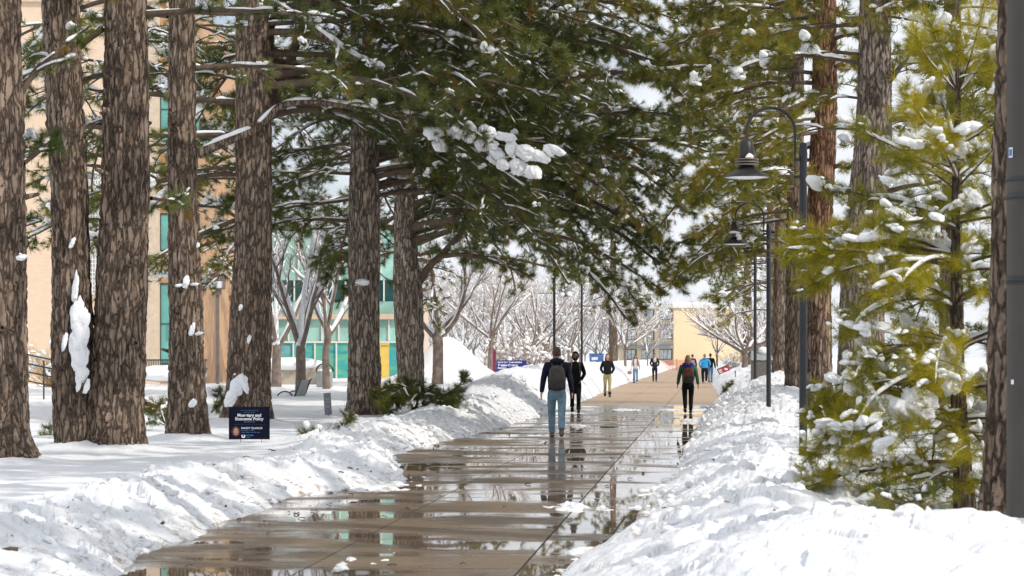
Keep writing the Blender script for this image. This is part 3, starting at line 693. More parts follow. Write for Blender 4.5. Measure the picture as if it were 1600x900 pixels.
# the three pines whose limbs reach over the walk
t5l = [limb_px([(418,110,51),(425,30,51.5),(470,30,51),(520,65,50.5),(580,100,50),(650,150,49.5)], .13, .03),
       limb_px([(420,170,51.3),(455,90,52),(480,10,52.6),(490,-80,53)], .13, .06)]
bough = limb_px([(310,240,50.4),(350,222,50.3),(400,200,50.5),(440,165,50.8),(500,160,51),(580,172,51),(660,182,51),(720,190,50.8)], .11, .04, 36)
bough2 = limb_px([(415,0,51),(455,22,50.8),(500,52,50.5),(545,85,50.2),(590,105,50)], .11, .05, 18)
make_pine('dark pine trunk behind the navy sign with a long snow-lined bough', low(T5), T5,
    t5l+[(bough[0][12:], bough[1][12:]*.8), (bough2[0][6:], bough2[1][6:]*.8)]+ring_limbs(T5, 6.6, 10.2, 16, 6.0, 7.5, .25, .15, -.5, spread=.9)+ring_limbs(T5, 4.6, 8.5, 8, 3.5, 4.5, 2.6, .0, -.4, spread=1.0), nd, seed=4, seg=72, dz=.05, upper=ring_limbs(T5, 9.5, 17, 14, 6.5, 3),
    own_limbs=((*bough, .10), (*bough2, .09)), patch=.9,
    extra_snow=[(at(372,600,50.3), (.3,0,1), (.22,.16,.10)), (at(362,620,50.3), (.3,0,1), (.2,.13,.1)), (at(383,602,50.3), (-.3,0,1), (.16,.07,.08)), (at(389,530,50.4), (.2,0,1), (.09,.04,.04)), (at(376,480,50.4), (.2,0,1), (.06,.04,.03)),
                *[(at(690+170*t+rng.normal(0, 6), 190+52*t+rng.normal(0, 9)+(26 if rng.random() < .3 else 0), 50.8-.5*t+rng.normal(0, .12)), (1, rng.normal(0, .3), -.25-.2*t+rng.normal(0, .2)), (.10+.17*rng.random(), .08+.07*rng.random(), .09+.08*rng.random())) for t in np.linspace(0, 1, 24)]])
kw = dict(p_snow=.13)
make_pine('straight brown pine with a snow cap on a stub, left of the fallen bough', low(T6), T6,
    ring_limbs(T6, 5.2, 10.8, 36, 6.8, 8.0, .2, .18, -.55, spread=.9)+ring_limbs(T6, 4.2, 9, 11, 3.5, 4.5, 2.8, 0., -.4, spread=1.)+[limb_px([(545,345,56),(500,342,55.8),(450,345,55.5),(425,352,55.4)], .06, .02)], nd, bark='bark_light', seed=5, dz=.06, upper=ring_limbs(T6, 10, 17, 14, 7, 3),
    extra_snow=[(at(565,441,55.55), (1,0,0), (.15,.10,.11))], **kw)
fork = [limb_px([(655,440,70),(672,415,69.8),(692,396,69.6),(715,370,69.4),(745,335,69),(790,290,68.5)], .13, .05), limb_px([(690,400,69.6),(730,398,69),(780,412,68.5),(830,430,68)], .08, .02),
        limb_px([(648,335,70),(668,322,69.6),(695,312,69.2),(725,308,69)], .07, .03), limb_px([(645,285,70),(665,272,69.6),(690,262,69.4),(720,255,69)], .07, .03)]
make_pine('brown pine trunk standing behind the fallen green bough', low(T7), T7,
    fork+[limb_px(r_, .09, .03) for r_ in ([(640,230,70),(760,205,69.5),(880,240,69),(980,310,68.5),(1040,385,68)], [(640,180,70),(760,130,69),(900,150,68),(1010,230,67.5),(1070,300,67)], [(640,330,70),(740,330,69.5),(840,370,69),(930,430,68.6)], [(640,280,70),(790,260,69.5),(920,310,69),(1010,370,68.5),(1060,430,68)], [(640,130,70),(800,150,69.5),(950,200,69),(1060,260,68)])]+ring_limbs(T7, 4.9, 12.2, 42, 7.5, 8.8, .1, .18, -.55, spread=.9)+ring_limbs(T7, 4.6, 10, 10, 4, 5, 2.8, 0., -.4, spread=1.), nd, bark='bark_light', seed=6, dz=.07, upper=ring_limbs(T7, 11.5, 17, 10, 7, 3), **kw)
make_pine('farther pine mostly hidden behind the trunk at the fallen bough', low(T8), T8,
    [limb_px([(640,260,93),(800,220,92.5),(960,240,92),(1060,300,91.5)], .1, .03), limb_px([(640,150,93),(820,110,92.5),(960,150,92),(1040,210,91.5)], .1, .03)]+ring_limbs(T8, 5.2, 14.5, 38, 7.5, 9, 0., .15, -.45, spread=1.2), nd, seed=7, dz=.12, seg=32, sp2=.36, sp3=.24, tufts=TUFT_FAR, p_snow=.14, s_size=.085)
make_pine('background pine hidden behind the trunk at the navy sign', low(T9), T9,
    ring_limbs(T9, 5, 12.5, 30, 5, 5.5, None, .1, -.4), nd, seed=8, dz=.12, seg=32, sp2=.36, sp3=.24, tufts=TUFT_FAR, p_snow=.14, s_size=.12)
make_pine('background pine hidden behind the double trunk', low(T10), T10,
    ring_limbs(T10, 4.5, 11, 26, 4, 5, None, .1, -.4), nd, seed=9, dz=.12, seg=32, sp2=.36, sp3=.24, tufts=TUFT_FAR, p_snow=.14, s_size=.12)
T11 = rows_px(185, [(600,958,7),(480,958,6),(300,958,3)], (17, .05)); T12 = rows_px(150, [(600,1168,8),(400,1168,6),(200,1168,4)], (17, .05))
make_pine('far snow-laden conifer rising behind the round leafless tree', low(T11), T11, ring_limbs(T11, 5.5, 15.5, 34, 4.2, 1.6, None, .0, -.45, r0=.05), nd, group=None, seed=18, dz=.3, seg=16, sp2=.4, sp3=.26, tufts=TUFT_FAR, tscale=1.2, p_snow=.3, s_size=.13, thick=.12, gap=.2, mound=False)
make_pine('far snow-laden conifer above the spreading white tree on the right', low(T12), T12, ring_limbs(T12, 6.2, 15.5, 34, 4.8, 2.0, None, .0, -.4, r0=.05), nd, group=None, seed=19, dz=.3, seg=16, sp2=.4, sp3=.26, tufts=TUFT_FAR, tscale=1.2, p_snow=.3, s_size=.13, thick=.12, gap=.2, mound=False)
# right-hand row
g2 = 'pines in the row right of the walk'
def snowy(rows): return limb_px(rows, .06, .025)
r1l = [snowy([(1270,20,51),(1240,12,50.8),(1205,22,50.5),(1170,35,50)]), snowy([(1270,45,51),(1235,40,50.6),(1200,48,50.2),(1160,70,50)]), snowy([(1270,75,51),(1235,82,50.8),(1200,95,50.4)]),
       snowy([(1300,62,51),(1320,55,50.6),(1345,52,50.4)]), snowy([(1300,108,51),(1318,98,50.7),(1340,92,50.5)]), snowy([(1300,168,51),(1275,155,50.6),(1240,165,50),(1190,190,49.6)]), snowy([(1298,262,51),(1315,258,50.8),(1330,260,50.5)]), snowy([(1300,350,51),(1330,345,50.6)])]
make_pine('orange-barked pine beside the nearest curved street lamp', low(R1), R1,
    r1l+ring_limbs(R1, 4.9, 11, 22, 3.2, 4.6, PI, .1, -.5, spread=1.0, r0=.06), no, bark='bark_red', group=g2, seed=11, dz=.05, upper=ring_limbs(R1, 9, 16.5, 12, 4.2, 2.2), vmean=.5, l2=1.0, p_snow=.10, thick=.11)
r2l = [snowy([(1380,190,44),(1420,182,43.5),(1460,176,43)]), snowy([(1385,300,44),(1420,290,43.4),(1460,285,43),(1520,270,42.6)]), snowy([(1380,140,44),(1410,100,43.6),(1440,60,43)]), snowy([(1345,310,44),(1322,300,44),(1300,296,44.3)])]
make_pine('broad grey pine trunk behind the snow-bent young pine', low(R2), R2,
    r2l+ring_limbs(R2, 7.6, 11.5, 16, 2.4, 3.2, -.2, .1, -.4, spread=1.2, r0=.06)+ring_limbs(R2, 5.5, 10, 9, 2.2, 3., 2.8, .1, -.4, spread=.7, r0=.06), no, bark='bark_light', group=g2, seed=12, dz=.05, upper=ring_limbs(R2, 9, 17, 12, 4.4, 2.2), vmean=.5, l2=1.0, p_snow=.13, s_size=.09, thick=.13)
make_pine('narrow pine trunk left of the nearest lamp post', low(R3), R3,
    [limb_px(r_, .06, .02) for r_ in ([(1240,290,66),(1160,270,65.5),(1080,300,65),(1020,365,64.5)], [(1240,380,66),(1170,375,65.4),(1100,400,65),(1050,440,64.6)])]+ring_limbs(R3, 4.2, 12, 28, 3.4, 5.0, PI, .05, -.45, spread=1.1, r0=.06), no, group=g2, seed=13, dz=.08, seg=40, upper=ring_limbs(R3, 10, 16.5, 8, 4, 2), vmean=.5, l2=1.1, p_snow=.12, s_size=.08)
make_pine('narrow pine trunk beside the middle lamp post', low(R4), R4,
    [limb_px(r_, .06, .02) for r_ in ([(1218,240,84),(1150,225,83),(1080,250,82.5),(1020,310,82)], [(1218,400,84),(1150,400,83),(1080,420,82.5),(1030,455,82)], [(1218,440,84),(1170,445,83.5),(1120,465,83)])]+ring_limbs(R4, 4.0, 14, 28, 3.4, 5.0, PI, .05, -.4, spread=1.2, r0=.06), no, group=g2, seed=14, dz=.1, seg=32, sp2=.32, sp3=.2, upper=ring_limbs(R4, 11, 16, 7, 4, 2), vmean=.48, l2=1.1, p_snow=.14, s_size=.085)
make_pine('pine with dark furrowed bark touching the thick metal pole', low(R5), R5,
    [], no, group=g2, seed=15, seg=80, dz=.035, depth=.03, plate=.08, upper=ring_limbs(R5, 9.5, 15, 14, 3.4, 1.8))
make_pine('background pine behind the young pine, loaded with snow', low(R6), R6,
    ring_limbs(R6, 3.5, 11, 22, 2.6, 3.2, None, .05, -.4, r0=.05), no, group=g2, seed=16, dz=.12, seg=32, sp2=.36, sp3=.22, tufts=TUFT_FAR, p_snow=.3, s_size=.11, vmean=.55, thick=.14, gap=.2)
make_pine('farthest pine of the right row, past the grey litter bin', low(R7), R7,
    ring_limbs(R7, 3.6, 14, 18, 3.0, 3.6, PI, .05, -.4, spread=1.6, r0=.05), no, group=g2, seed=17, dz=.15, seg=24, sp2=.4, sp3=.26, tufts=TUFT_FAR, p_snow=.2, s_size=.10)

for (lab, ox, oy, z0, zt, n, sd) in (('pine just outside the right edge, shading the left trunks', 9.5, 20.5, 12., 21, 30, 31), ('tall pine outside the right edge, shading the walk', 10., 26, 7., 22, 40, 32),
        ('pine outside the right edge behind the near snow mound, high crowned', 8.6, 10.5, 9., 18, 18, 35), ('dense pine outside the right edge, level with the nearest lamp', 11.8, 32, 5.5, 17, 30, 36),
        ('pine outside the right edge beside the grey trunk, shading the snow', 11.5, 39, 14., 24, 30, 33), ('farther pine outside the right edge behind the right row', 13.5, 58, 6., 20, 36, 34)):
    rw = [[ox, oy, -.1, .3], [ox, oy, .3, .27], [ox+.1, oy, 6, .22], [ox, oy, zt+1, .05]]
    make_pine(lab, (ox, oy, .3), rw, [], no, group=g2, seed=sd, seg=24, dz=.2, upper=ring_limbs(rw, z0, zt, n, 4.4, 1.8))

# the young pine bent under snow, right of the lamp
YB = at(1507, 792, 21); YR = rows_px(21, [(800,1507,17),(785,1507,16),(700,1502,14),(600,1497,12),(480,1494,9),(290,1494,6.5),(145,1497,4.5),(-30,1496,3)])
yl = []
def ybr(px, py, az, e0, L, r0, e1): yl.append(limb(at(px, py, 21), az, e0, L, r0, e1, 12, .07))
for (py, n, L, e0, e1) in ((735,5,1.25,.05,-.55), (665,6,1.45,.25,-.75), (605,5,1.4,.3,-.8), (540,5,1.3,.3,-.8), (475,5,1.3,.35,-.6), (415,6,1.4,.25,-.3), (350,5,1.15,.35,.05), (285,6,.9,.5,.5), (225,5,.75,.6,.6)):
    for k in range(n):
        ybr(1500 if py > 500 else 1495, py+rng.normal(0, 8), 2*PI*(k+.6*rng.random())/n+py*.01, e0+rng.normal(0, .12), L*(.85+.3*rng.random()), .018 if py > 300 else .012, e1+rng.normal(0, .15))
ybr(1498, 640, 3.35, .1, 1.55, .02, -.7); ybr(1496, 415, 3.2, .15, 1.5, .02, .0); ybr(1500, 720, 3.3, .0, 1.5, .02, -.45); ybr(1496, 400, 2.9, .3, 1.45, .018, .05); ybr(1497, 560, 3.4, .4, 1.2, .018, -.9)
for (a, e, L) in ((3.4,.75,.55), (0.2,.8,.6), (4.6,.9,.6), (1.6,.9,.6), (2.6,1.1,.7), (5.6,1.2,.8)): ybr(1497, 145, a, e, L, .010, e+.15)
ysn = []
for (px, py, dY, a, b, h_) in ((1480,555,-.4,.20,.17,.17),(1490,590,-.45,.13,.12,.2),(1400,640,-.5,.34,.22,.13),(1440,625,-.5,.2,.18,.12),(1350,680,-.5,.24,.16,.08),(1345,605,-.3,.17,.11,.13),(1360,560,-.2,.15,.1,.1),
        (1375,510,-.3,.22,.09,.06),(1520,310,-.2,.16,.13,.11),(1540,300,-.2,.1,.1,.09),(1430,640,-.6,.2,.16,.1),(1300,590,-.3,.1,.06,.05),(1370,405,-.5,.10,.07,.05),(1330,372,-.3,.12,.05,.04),(1500,235,.1,.06,.06,.16),(1385,282,-.3,.09,.06,.05),(1480,690,-.3,.14,.1,.1)):
    ysn.append((at(px, py, 21+dY), (1,0,-.25), (a*.72,b*.7,h_*.75)))
make_pine('young yellow-green pine bent under heavy snow, right of the nearest lamp', YB, YR, yl, 'needle_young', bark='bark_far', group=None, seed=21, seg=32, dz=.03, depth=.006, plate=.03, flare=.1,
    name='young_pine', extra_snow=ysn, patch=1., tufts=TUFT_YOUNG, sp2=.115, sp3=.085, l2=.70, t0=.15, vmean=.62, tscale=1.1, p_snow=.15, s_size=.055, thick=.06, gap=.25, brown=.02, up=.12, droop=.15)
# ------------------------------------------------------------------ buildings
def mat_brick(name, a, b, mortar, sx=1., rowh=.075, bw=.22):
    m, n, l, p = newmat(name)
    t = n.new('ShaderNodeTexCoord'); s = n.new('ShaderNodeSeparateXYZ'); l.new(t.outputs['Object'], s.inputs[0])
    cb = n.new('ShaderNodeCombineXYZ'); l.new(math_(n, l, 'ADD', s.outputs[0], s.outputs[1]), cb.inputs[0]); l.new(s.outputs[2], cb.inputs[1])
    br = n.new('ShaderNodeTexBrick'); l.new(cb.outputs[0], br.inputs['Vector'])
    br.inputs['Color1'].default_value = (*a, 1); br.inputs['Color2'].default_value = (*b, 1); br.inputs['Mortar'].default_value = (*mortar, 1)
    br.inputs['Scale'].default_value = 1.; br.inputs['Mortar Size'].default_value = .009; br.inputs['Brick Width'].default_value = bw; br.inputs['Row Height'].default_value = rowh
    c = mixc(n, l, .35, br.outputs['Color'], ramp(n, l, noise(n, l, .7, 4), [(.3, a), (.7, b)]))
    l.new(c, p.inputs['Base Color']); p.inputs['Roughness'].default_value = .85
    l.new(bump(n, l, br.outputs['Fac'], -.4, .01), p.inputs['Normal'])
    return m
def mat_glass(name, col, rough=.08, var=.25, scale=.4, streak=False):
    m, n, l, p = newmat(name)
    f = noise(n, l, scale, 4, .6, dist=1.5)
    l.new(ramp(n, l, f, [(.3, tuple(c*(1-var) for c in col)), (.7, tuple(min(1, c*(1+var)) for c in col))]), p.inputs['Base Color'])
    p.inputs['Roughness'].default_value = rough; p.inputs['Specular IOR Level'].default_value = .5
    return m
def mat_bands():
    m, n, l, p = newmat('iridescent_glass')
    f = noise(n, l, .5, 2, .4, sc3=(.5, 1, 1.6), dist=2.5)
    l.new(ramp(n, l, f, [(.3, (.03,.22,.24)), (.42, (.06,.42,.40)), (.5, (.16,.45,.26)), (.58, (.05,.40,.42)), (.68, (.22,.42,.50)), (.8, (.05,.32,.25))]), p.inputs['Base Color'])
    p.inputs['Roughness'].default_value = .12
    return m
M['brick_tan'] = mat_brick('brick_tan', (.72,.54,.39), (.78,.61,.46), (.66,.52,.40))
M['brick_yellow'] = mat_brick('brick_yellow', (.65,.50,.31), (.73,.58,.38), (.62,.49,.34))
M['brick_orange'] = mat_brick('brick_orange', (.50,.30,.16), (.57,.35,.20), (.46,.31,.2))
M['teal_light'] = mat_glass('teal_glass', (.34,.60,.54)); M['teal_dark'] = mat_glass('dark_teal_glass', (.02,.085,.085), .05)
M['teal_mid'] = mat_glass('mid_teal_glass', (.14,.40,.36)); M['iris'] = mat_bands()
M['white_trim'] = simple('white_trim', (.75,.74,.70), .5, var=.05); M['stone'] = simple('pale_stone', (.62,.50,.38), .8, var=.1)
M['concrete'] = simple('concrete', (.40,.35,.28), .85, var=.2, scale=3, bmp=.3); M['yellow'] = simple('yellow_panel', (.75,.55,.12), .5, var=.08)
M['frame'] = simple('window_frame', (.05,.07,.07), .4, var=.1); M['slab_blue'] = simple('slate_blue', (.22,.27,.33), .6, var=.1)
M['curtain'] = mat_glass('curtained_glass', (.42,.44,.44), .15, .5, 1.5); M['beige'] = simple('beige_panel', (.42,.36,.27), .7, var=.1)

def px_rect(x0, y0, x1, y1, Y): a = at(x0, y0, Y); b = at(x1, y1, Y); return a[0], b[0], b[2], a[2]     # X0, X1, Zlow, Zhigh
def window(parent, org, x0, y0, x1, y1, Y, glass, cols=1, rows=1, fr='frame', sill=True, name='window', out=.05):
    X0, X1, Z0, Z1 = px_rect(x0, y0, x1, y1, Y); w = .07; ox, oy, oz = org
    f = MB()
    f.box(((X0+X1)/2-ox, Y-oy-out/2, Z1-w/2-oz), (X1-X0, out, w)); f.box(((X0+X1)/2-ox, Y-oy-out/2, Z0+w/2-oz), (X1-X0, out, w))
    for k in range(cols+1): f.box((X0+w/2+(X1-X0-w)*k/cols-ox, Y-oy-out/2, (Z0+Z1)/2-oz), (w if k in (0, cols) else w*.6, out*.98, Z1-Z0-2*w))
    for k in range(1, rows): f.box(((X0+X1)/2-ox, Y-oy-out*.46, Z0+(Z1-Z0)*k/rows-oz), (X1-X0-2*w, out*.9, w*.6))
    wo = f.build(name, M[fr], parent)
    g = MB(); g.box(((X0+X1)/2-ox, Y-oy-.012, (Z0+Z1)/2-oz), (X1-X0-w, .02, Z1-Z0-w)); g.build('pane', M[glass], wo)
    if sill:
        s = MB(); s.box(((X0+X1)/2-ox, Y-oy-.07, Z0-.06-oz), (X1-X0+.1, .14, .11)); s.build('sill', M['white_trim'], wo)
    return wo

# tan brick building behind the left trunks
b0 = (-22., 95., 0.)
bld = thing('brick_building', 'tall tan brick building with teal windows behind the left pine trunks', 'building', b0)
X0 = at(-420, 0, 95)[0]; X1 = at(249, 0, 95)[0]
w = MB(); w.box(((X0+X1)/2-b0[0], 10., 7.6), (X1-X0, 20, 16)); w.build('wall', M['brick_tan'], bld)
w = MB(); xa, xb = X1+.004, at(317, 0, 95.2)[0]; w.box(((xa+xb)/2-b0[0], 9.2, 7.4), (xb-xa, 18, 15.6)); wing = w.build('wing_wall', M['brick_orange'], bld)
for (y0, y1, gl) in ((120,222,'teal_mid'), (333,393,'teal_mid'), (442,570,'teal_mid')): window(bld, b0, 249, y0, 315 if y0 < 300 else 312, y1, 95.2, gl, 2, 2 if y0 != 333 else 1)
g = window(bld, b0, 139, 268, 159, 460, 95, 'curtain', 4, 28, 'white_trim', False, 'glass_block_window', .05)
w = MB(); w.box((at(237,0,94.98)[0]-b0[0], -.03, 7.6), (.55, .06, 16.02)); w.build('corner_pilaster', M['stone'], bld)
w = MB(); w.box(((X0+X1)/2-b0[0], 10, 15.75), (X1-X0+.3, 20.3, .35)); w.build('parapet', M['stone'], bld)

# teal glass hall
h0 = (-10., 120., 0.)
hall = thing('glass_hall', 'low teal glass hall with dark and iridescent window bands behind the bare trees', 'building', h0)
def band(name, y0, y1, mat, x0=300, x1=660, Y=120., d=.5, n=0):
    Xa, Xb, Za, Zb = px_rect(x0, y0, x1, y1, Y); m = MB(); m.box(((Xa+Xb)/2-h0[0], Y+d/2-h0[1], (Za+Zb)/2), (Xb-Xa, d, Zb-Za)); o = m.build(name, M[mat], hall)
    if n:
        q = MB()
        for k in range(n+1): q.box((Xa+(Xb-Xa)*k/n-h0[0], Y-.05-h0[1], (Za+Zb)/2), (.07, .1, Zb-Za-.02))
        q.build('mullion', M['white_trim'], o)
band('iridescent_window_band', 536, 610, 'iris', 425, 660, n=7); band('white_sill', 533, 535.8, 'white_trim', 425, 660, 119.9, .6)
band('teal_window_band', 499, 532.8, 'teal_light', 425, 660, n=9); band('stone_ledge', 490, 498.8, 'stone', 418, 662, 119.7, .9)
band('teal_spandrel', 471, 489.8, 'teal_light', 425, 660); band('dark_window_band', 438, 470.8, 'teal_dark', 420, 660, n=12); band('upper_teal_band', 352, 437.8, 'teal_light', 370, 660, n=9)
w = MB(); w.box((-.9, 9, 4), (12.3, 17, 7.0)); w.build('rear_block', M['stone'], hall)
Xa = at(296, 0, 121)[0]-h0[0]; Xb = at(445, 0, 121)[0]-h0[0]; za, zb = at(0, 352, 121)[2], at(0, 416, 121)[2]
w = MB(); w.add([[Xa,.6,-.2],[Xb,.6,-.2],[Xb,.6,zb],[Xa,.6,za],[Xa,.45,-.2],[Xb,.45,-.2],[Xb,.45,zb],[Xa,.45,za]], [[0,1,2,3],[7,6,5,4],[4,5,1,0],[3,2,6,7],[0,3,7,4],[1,5,6,2]]); so_ = w.build('sloped_glass_gable', M['teal_light'], hall)
w = MB()
for (dz, t) in ((.02, .3), (-1.35, .12), (-3.1, .12)): w.tube([[Xa,.40,za+dz],[Xb,.40,zb+dz*(1 if dz > -3 else .55)]], t/2, 6)
w.build('white_rib', M['white_trim'], so_)
w = MB(); w.box((at(426, 0, 119.6)[0]-h0[0], -.45, 1.6), (.42, .5, 3.6)); w.build('corner_column', M['stone'], hall)
# low orange brick wing with a thick roof of snow
l0 = (-12.6, 104., 0.)
lw = thing('brick_annex', 'low orange brick annex with a thick snow-covered roof behind the box lamp', 'building', l0)
Xa, Xb, Za, Zb = px_rect(314, 462, 366, 640, 104.)
w = MB(); w.box(((Xa+Xb)/2-l0[0]-.3, 3, (Za+Zb)/2), (Xb-Xa+.7, 6, Zb-Za)); w.build('wall', M['brick_orange'], lw)
w = MB(); w.box(((Xa+Xb)/2-l0[0]-.3, 3, Zb+.12), (Xb-Xa+.9, 6.3, .23)); w.build('roof_edge', M['concrete'], lw)
V, Fc = _I3; r = 1+.12*fbm(V[:,0]*2, V[:,1]*2+V[:,2], 4, 3); w = MB(); w.add(V*r[:,None]*np.array([(Xb-Xa)*.62, 3., .5])*np.where(V[:,2:3] < 0, .3, 1)+np.array([(Xa+Xb)/2-l0[0]-.2, 2.9, Zb+.32]), Fc); w.build('roof_snow', M['cap'], lw, True)
# yellow hoarding beside the hall
p0 = at(601, 585, 112); w = MB(); w.box((0, 0, .85), (.40, .12, 1.75)); w.box((0, -.08, 1.72), (.46, .1, .08)); tag(w.build('yellow_panel', M['yellow'], loc=(p0[0], p0[1], gz(p0[0], p0[1])-.15)), 'narrow upright yellow panel beside the snow-capped brown pine', 'panel')
# retaining wall
p0 = at(445, 600, 92); rw_ = thing('retaining_wall', 'low tan concrete wall topped with snow behind the bench', 'wall', (p0[0], 92, gz(p0[0], 92)))
w = MB(); w.box((0, 0, .22), (2.9, .4, .9)); w.build('wall_block', M['concrete'], rw_, bevel=.03)
V, Fc = _I3; w = MB(); r = 1+.15*fbm(V[:,0]*3, V[:,1]*2+V[:,2], 8, 3); w.add(V*r[:,None]*np.array([1.55, .38, .26])+np.array([0,0,.78]), Fc); w.build('snow_cap', M['cap'], rw_, True)

# three-storey yellow brick building at the end of the walk
e0 = (at(1053, 0, 380)[0], 380., 0.)
eb = thing('brick_dormitory', 'three-storey yellow brick building with blank sunlit end wall closing the walk', 'building', e0, R(30))
w = MB(); w.box((7.5, 8, 4.6), (15, 16, 9.6)); w.build('wall', M['brick_yellow'], eb)
w = MB(); w.box((7.4, 7.9, 9.62), (15.9, 16.9, .45)); ro = w.build('roof', M['white_trim'], eb)
w = MB(); w.box((7.4, 7.9, 10.05), (15.7, 16.6, .4)); w.build('roof_snow', M['cap'], ro, bevel=.1)
def side(y0, y1, z0, z1, t=.06): return (-t/2-.002, (y0+y1)/2, (z0+z1)/2), (t, y1-y0, z1-z0)
for k in range(3):
    zb = .35+k*3.15
    for q in range(3):
        ya = .35+q*5.2
        w = MB(); w.box(*side(ya, ya+3.7, zb+.9, zb+2.55, .10)); wi = w.build('window', M['frame'], eb)
        for u in range(3):
            w = MB(); w.box((-.115, ya+.15+.62+u*1.15, zb+1.72), (.02, 1.0, 1.42)); w.build('pane', M['curtain'], wi)
        w = MB(); w.box(*side(ya, ya+3.7, zb-.05, zb+.85, .14)); w.build('spandrel', M['beige'], eb)
    if k:
        w = MB(); w.box((-.32, 7.9, zb-.22), (.62, 15.6, .3)); w.build('sunshade', M['slab_blue'], eb)

# ------------------------------------------------------------------ bare trees and shrubs
def bare_geo(H, seed, nl=5, fork=.28, elev=.95, r=.10, thick=.06, n4=6, sp=.62, gap=.22):
    global rng
    keep, rng = rng, np.random.default_rng(seed)
    tr, tw, sn = MB(), MB(), MB()
    zf = H*fork
    V, Fq, a = trunk_geo([[0,0,-.4,r*1.25],[0,0,.1,r*1.1],[rng.normal(0,.03),0,zf*.6,r],[rng.normal(0,.05),0,zf,r*.95],[0,0,zf*1.25,r*.5]], .08, 18, seed, .008, .04, .2); tr.add(V, Fq, a=a)
    limbs = [limb(np.array([0,0,zf*(.9+.2*rng.random())]), 2*PI*(k+.5*rng.random())/nl+seed, elev+rng.normal(0,.16), H*sp*(.8+.4*rng.random()), r*.56, elev+.25, 12, .12) for k in range(nl)]
    P1 = np.stack([q[0] for q in limbs]); R1_ = np.stack([q[1] for q in limbs])
    V, Fq = tubes(P1, R1_, 8); tr.add(V, Fq)
    V, Fq = strips(P1, R1_, thick, gap, 2., 8, .35); sn.add(V, Fq)
    L2 = H*.26*(1-.5*np.arange(6)/6)[None]*(.6+.7*rng.random((nl, 6)))
    P2, R2_, _ = children(P1, R1_, 6, .22, 1., L2, .6, 8, .6, False, .35, -.05, .03)
    V, Fq = tubes(P2, R2_, 6); tr.add(V, Fq); V, Fq = strips(P2, R2_*1.1, thick*.75, gap+.06, 3., 6, .4); sn.add(V, Fq)
    P3, R3_, _ = children(P2, R2_, 6, .15, 1., H*.11*(.5+.8*rng.random((len(P2), 6))), .65, 6, .6, False, .25, 0, .04, .004)
    V, Fq = tubes(P3, R3_, 4); tw.add(V, Fq)
    k = rng.random(len(P3)) < .55; V, Fq = strips(P3[k], R3_[k]*1.4, thick*.6, .35, 4., 6, .7); sn.add(V, Fq)
    P4, R4_, _ = children(P3, R3_, n4, .1, 1., H*.055*(.5+.9*rng.random((len(P3), n4))), .6, 4, .6, False, .15, 0, .05, .003)
    V, Fq = tubes(P4, R4_, 3); tw.add(V, Fq)
    m = rng.random(len(P3)) < .5; s_ = (.03+.06*rng.random(m.sum()))*H/6
    V, Fc = place_clumps(P3[m, 3]+np.array([0,0,.02]), P3[m,-1]-P3[m,0], s_*1.3, s_*.8, s_*.7, CL2); sn.add(V, Fc)
    f_ = np.array([[0, 0, zf*1.1]])+rng.normal(0, .05, (4, 3)); V, Fc = place_clumps(f_, rng.normal(size=(4,3)), np.full(4, r*.9), np.full(4, r*.8), np.full(4, r*1.3), CL2); sn.add(V, Fc)
    rng = keep
    return tr, tw, sn
def bare_tree(label, px, py, Y, H, seed, group, **kw):
    p = at(px, py, Y); z = gz(p[0], Y); root = thing('bare_tree', label, 'tree', (p[0], Y, z-.05), seed*.7, group)
    tr, tw, sn = bare_geo(H, seed, **kw)
    tr.build('trunk', M['bare'], root, True); tw.build('twigs', M['bare_twig'], root, True); sn.build('snow_load', M['cap'], root, True)
    return root
gb = 'leafless snow-lined trees'
t_a = bare_tree('leafless tree with a wide V fork packed with snow, beside the bench', 470, 610, 78, 6.0, 2, gb, nl=4, fork=.24, elev=1.0, r=.16, thick=.2, gap=.05, n4=4)
t_b = bare_tree('mossy-trunked leafless tree right of the round-topped litter bin', 510, 603, 84, 6.4, 3, gb, nl=5, fork=.30, elev=1.1, r=.13, thick=.17, gap=.08, n4=4)
t_c = bare_tree('leafless tree with stout pale trunk rising from the ploughed snow heap', 684, 598, 97, 5.6, 4, gb, nl=5, fork=.34, elev=.95, r=.21, thick=.10)
t_d = bare_tree('leafless many-limbed tree just left of the blue sign', 766, 590, 114, 6.4, 5, gb, nl=7, fork=.22, elev=.85, r=.11, thick=.13)
t_e = bare_tree('round leafless tree thick with snow behind the woman in khaki trousers', 977, 580, 175, 7.0, 6, gb, nl=8, fork=.2, elev=.85, r=.09, thick=.10, n4=5)
t_f = bare_tree('spreading leafless tree white with snow before the yellow building', 1164, 586, 128, 5.6, 7, gb, nl=9, fork=.17, elev=.6, r=.16, thick=.13, n4=5)
t_g = bare_tree('fine-twigged leafless tree with little snow, right of the ploughed heap', 722, 590, 160, 7.5, 12, gb, nl=8, fork=.16, elev=.95, r=.07, thick=.05, n4=9)
def bare_copy(src, label, px, Y, s_, rz):
    p = at(px, 0, Y); return copy_thing(src, (p[0], Y, gz(p[0], Y)-.05), rz, label, s_)
bare_copy(t_a, 'leafless snow-lined tree partly hidden behind the dark trunk at the navy sign', 432, 88, 1.0, 2.2)
bare_copy(t_d, 'leafless tree standing right behind the blue sign, nearer its right end', 829, 140, 1.0, .6)
bare_copy(t_c, 'slim leafless tree between the blue sign and the man in navy', 852, 150, .95, 2.0)
bare_copy(t_e, 'leafless tree seen between the two far lamp posts', 888, 165, 1.0, 1.1)
bare_copy(t_f, 'leafless tree right of the spreading snow-white tree', 1186, 150, 1.0, 2.1)
bare_copy(t_d, 'leafless tree above the far right snowbank by the litter bin', 1200, 185, 1.15, 3.0)
bare_copy(t_g, 'slender leafless tree in front of the yellow building windows', 1012, 230, .9, 2.7)
bg_ = 'distant leafless trees massed behind the walk'
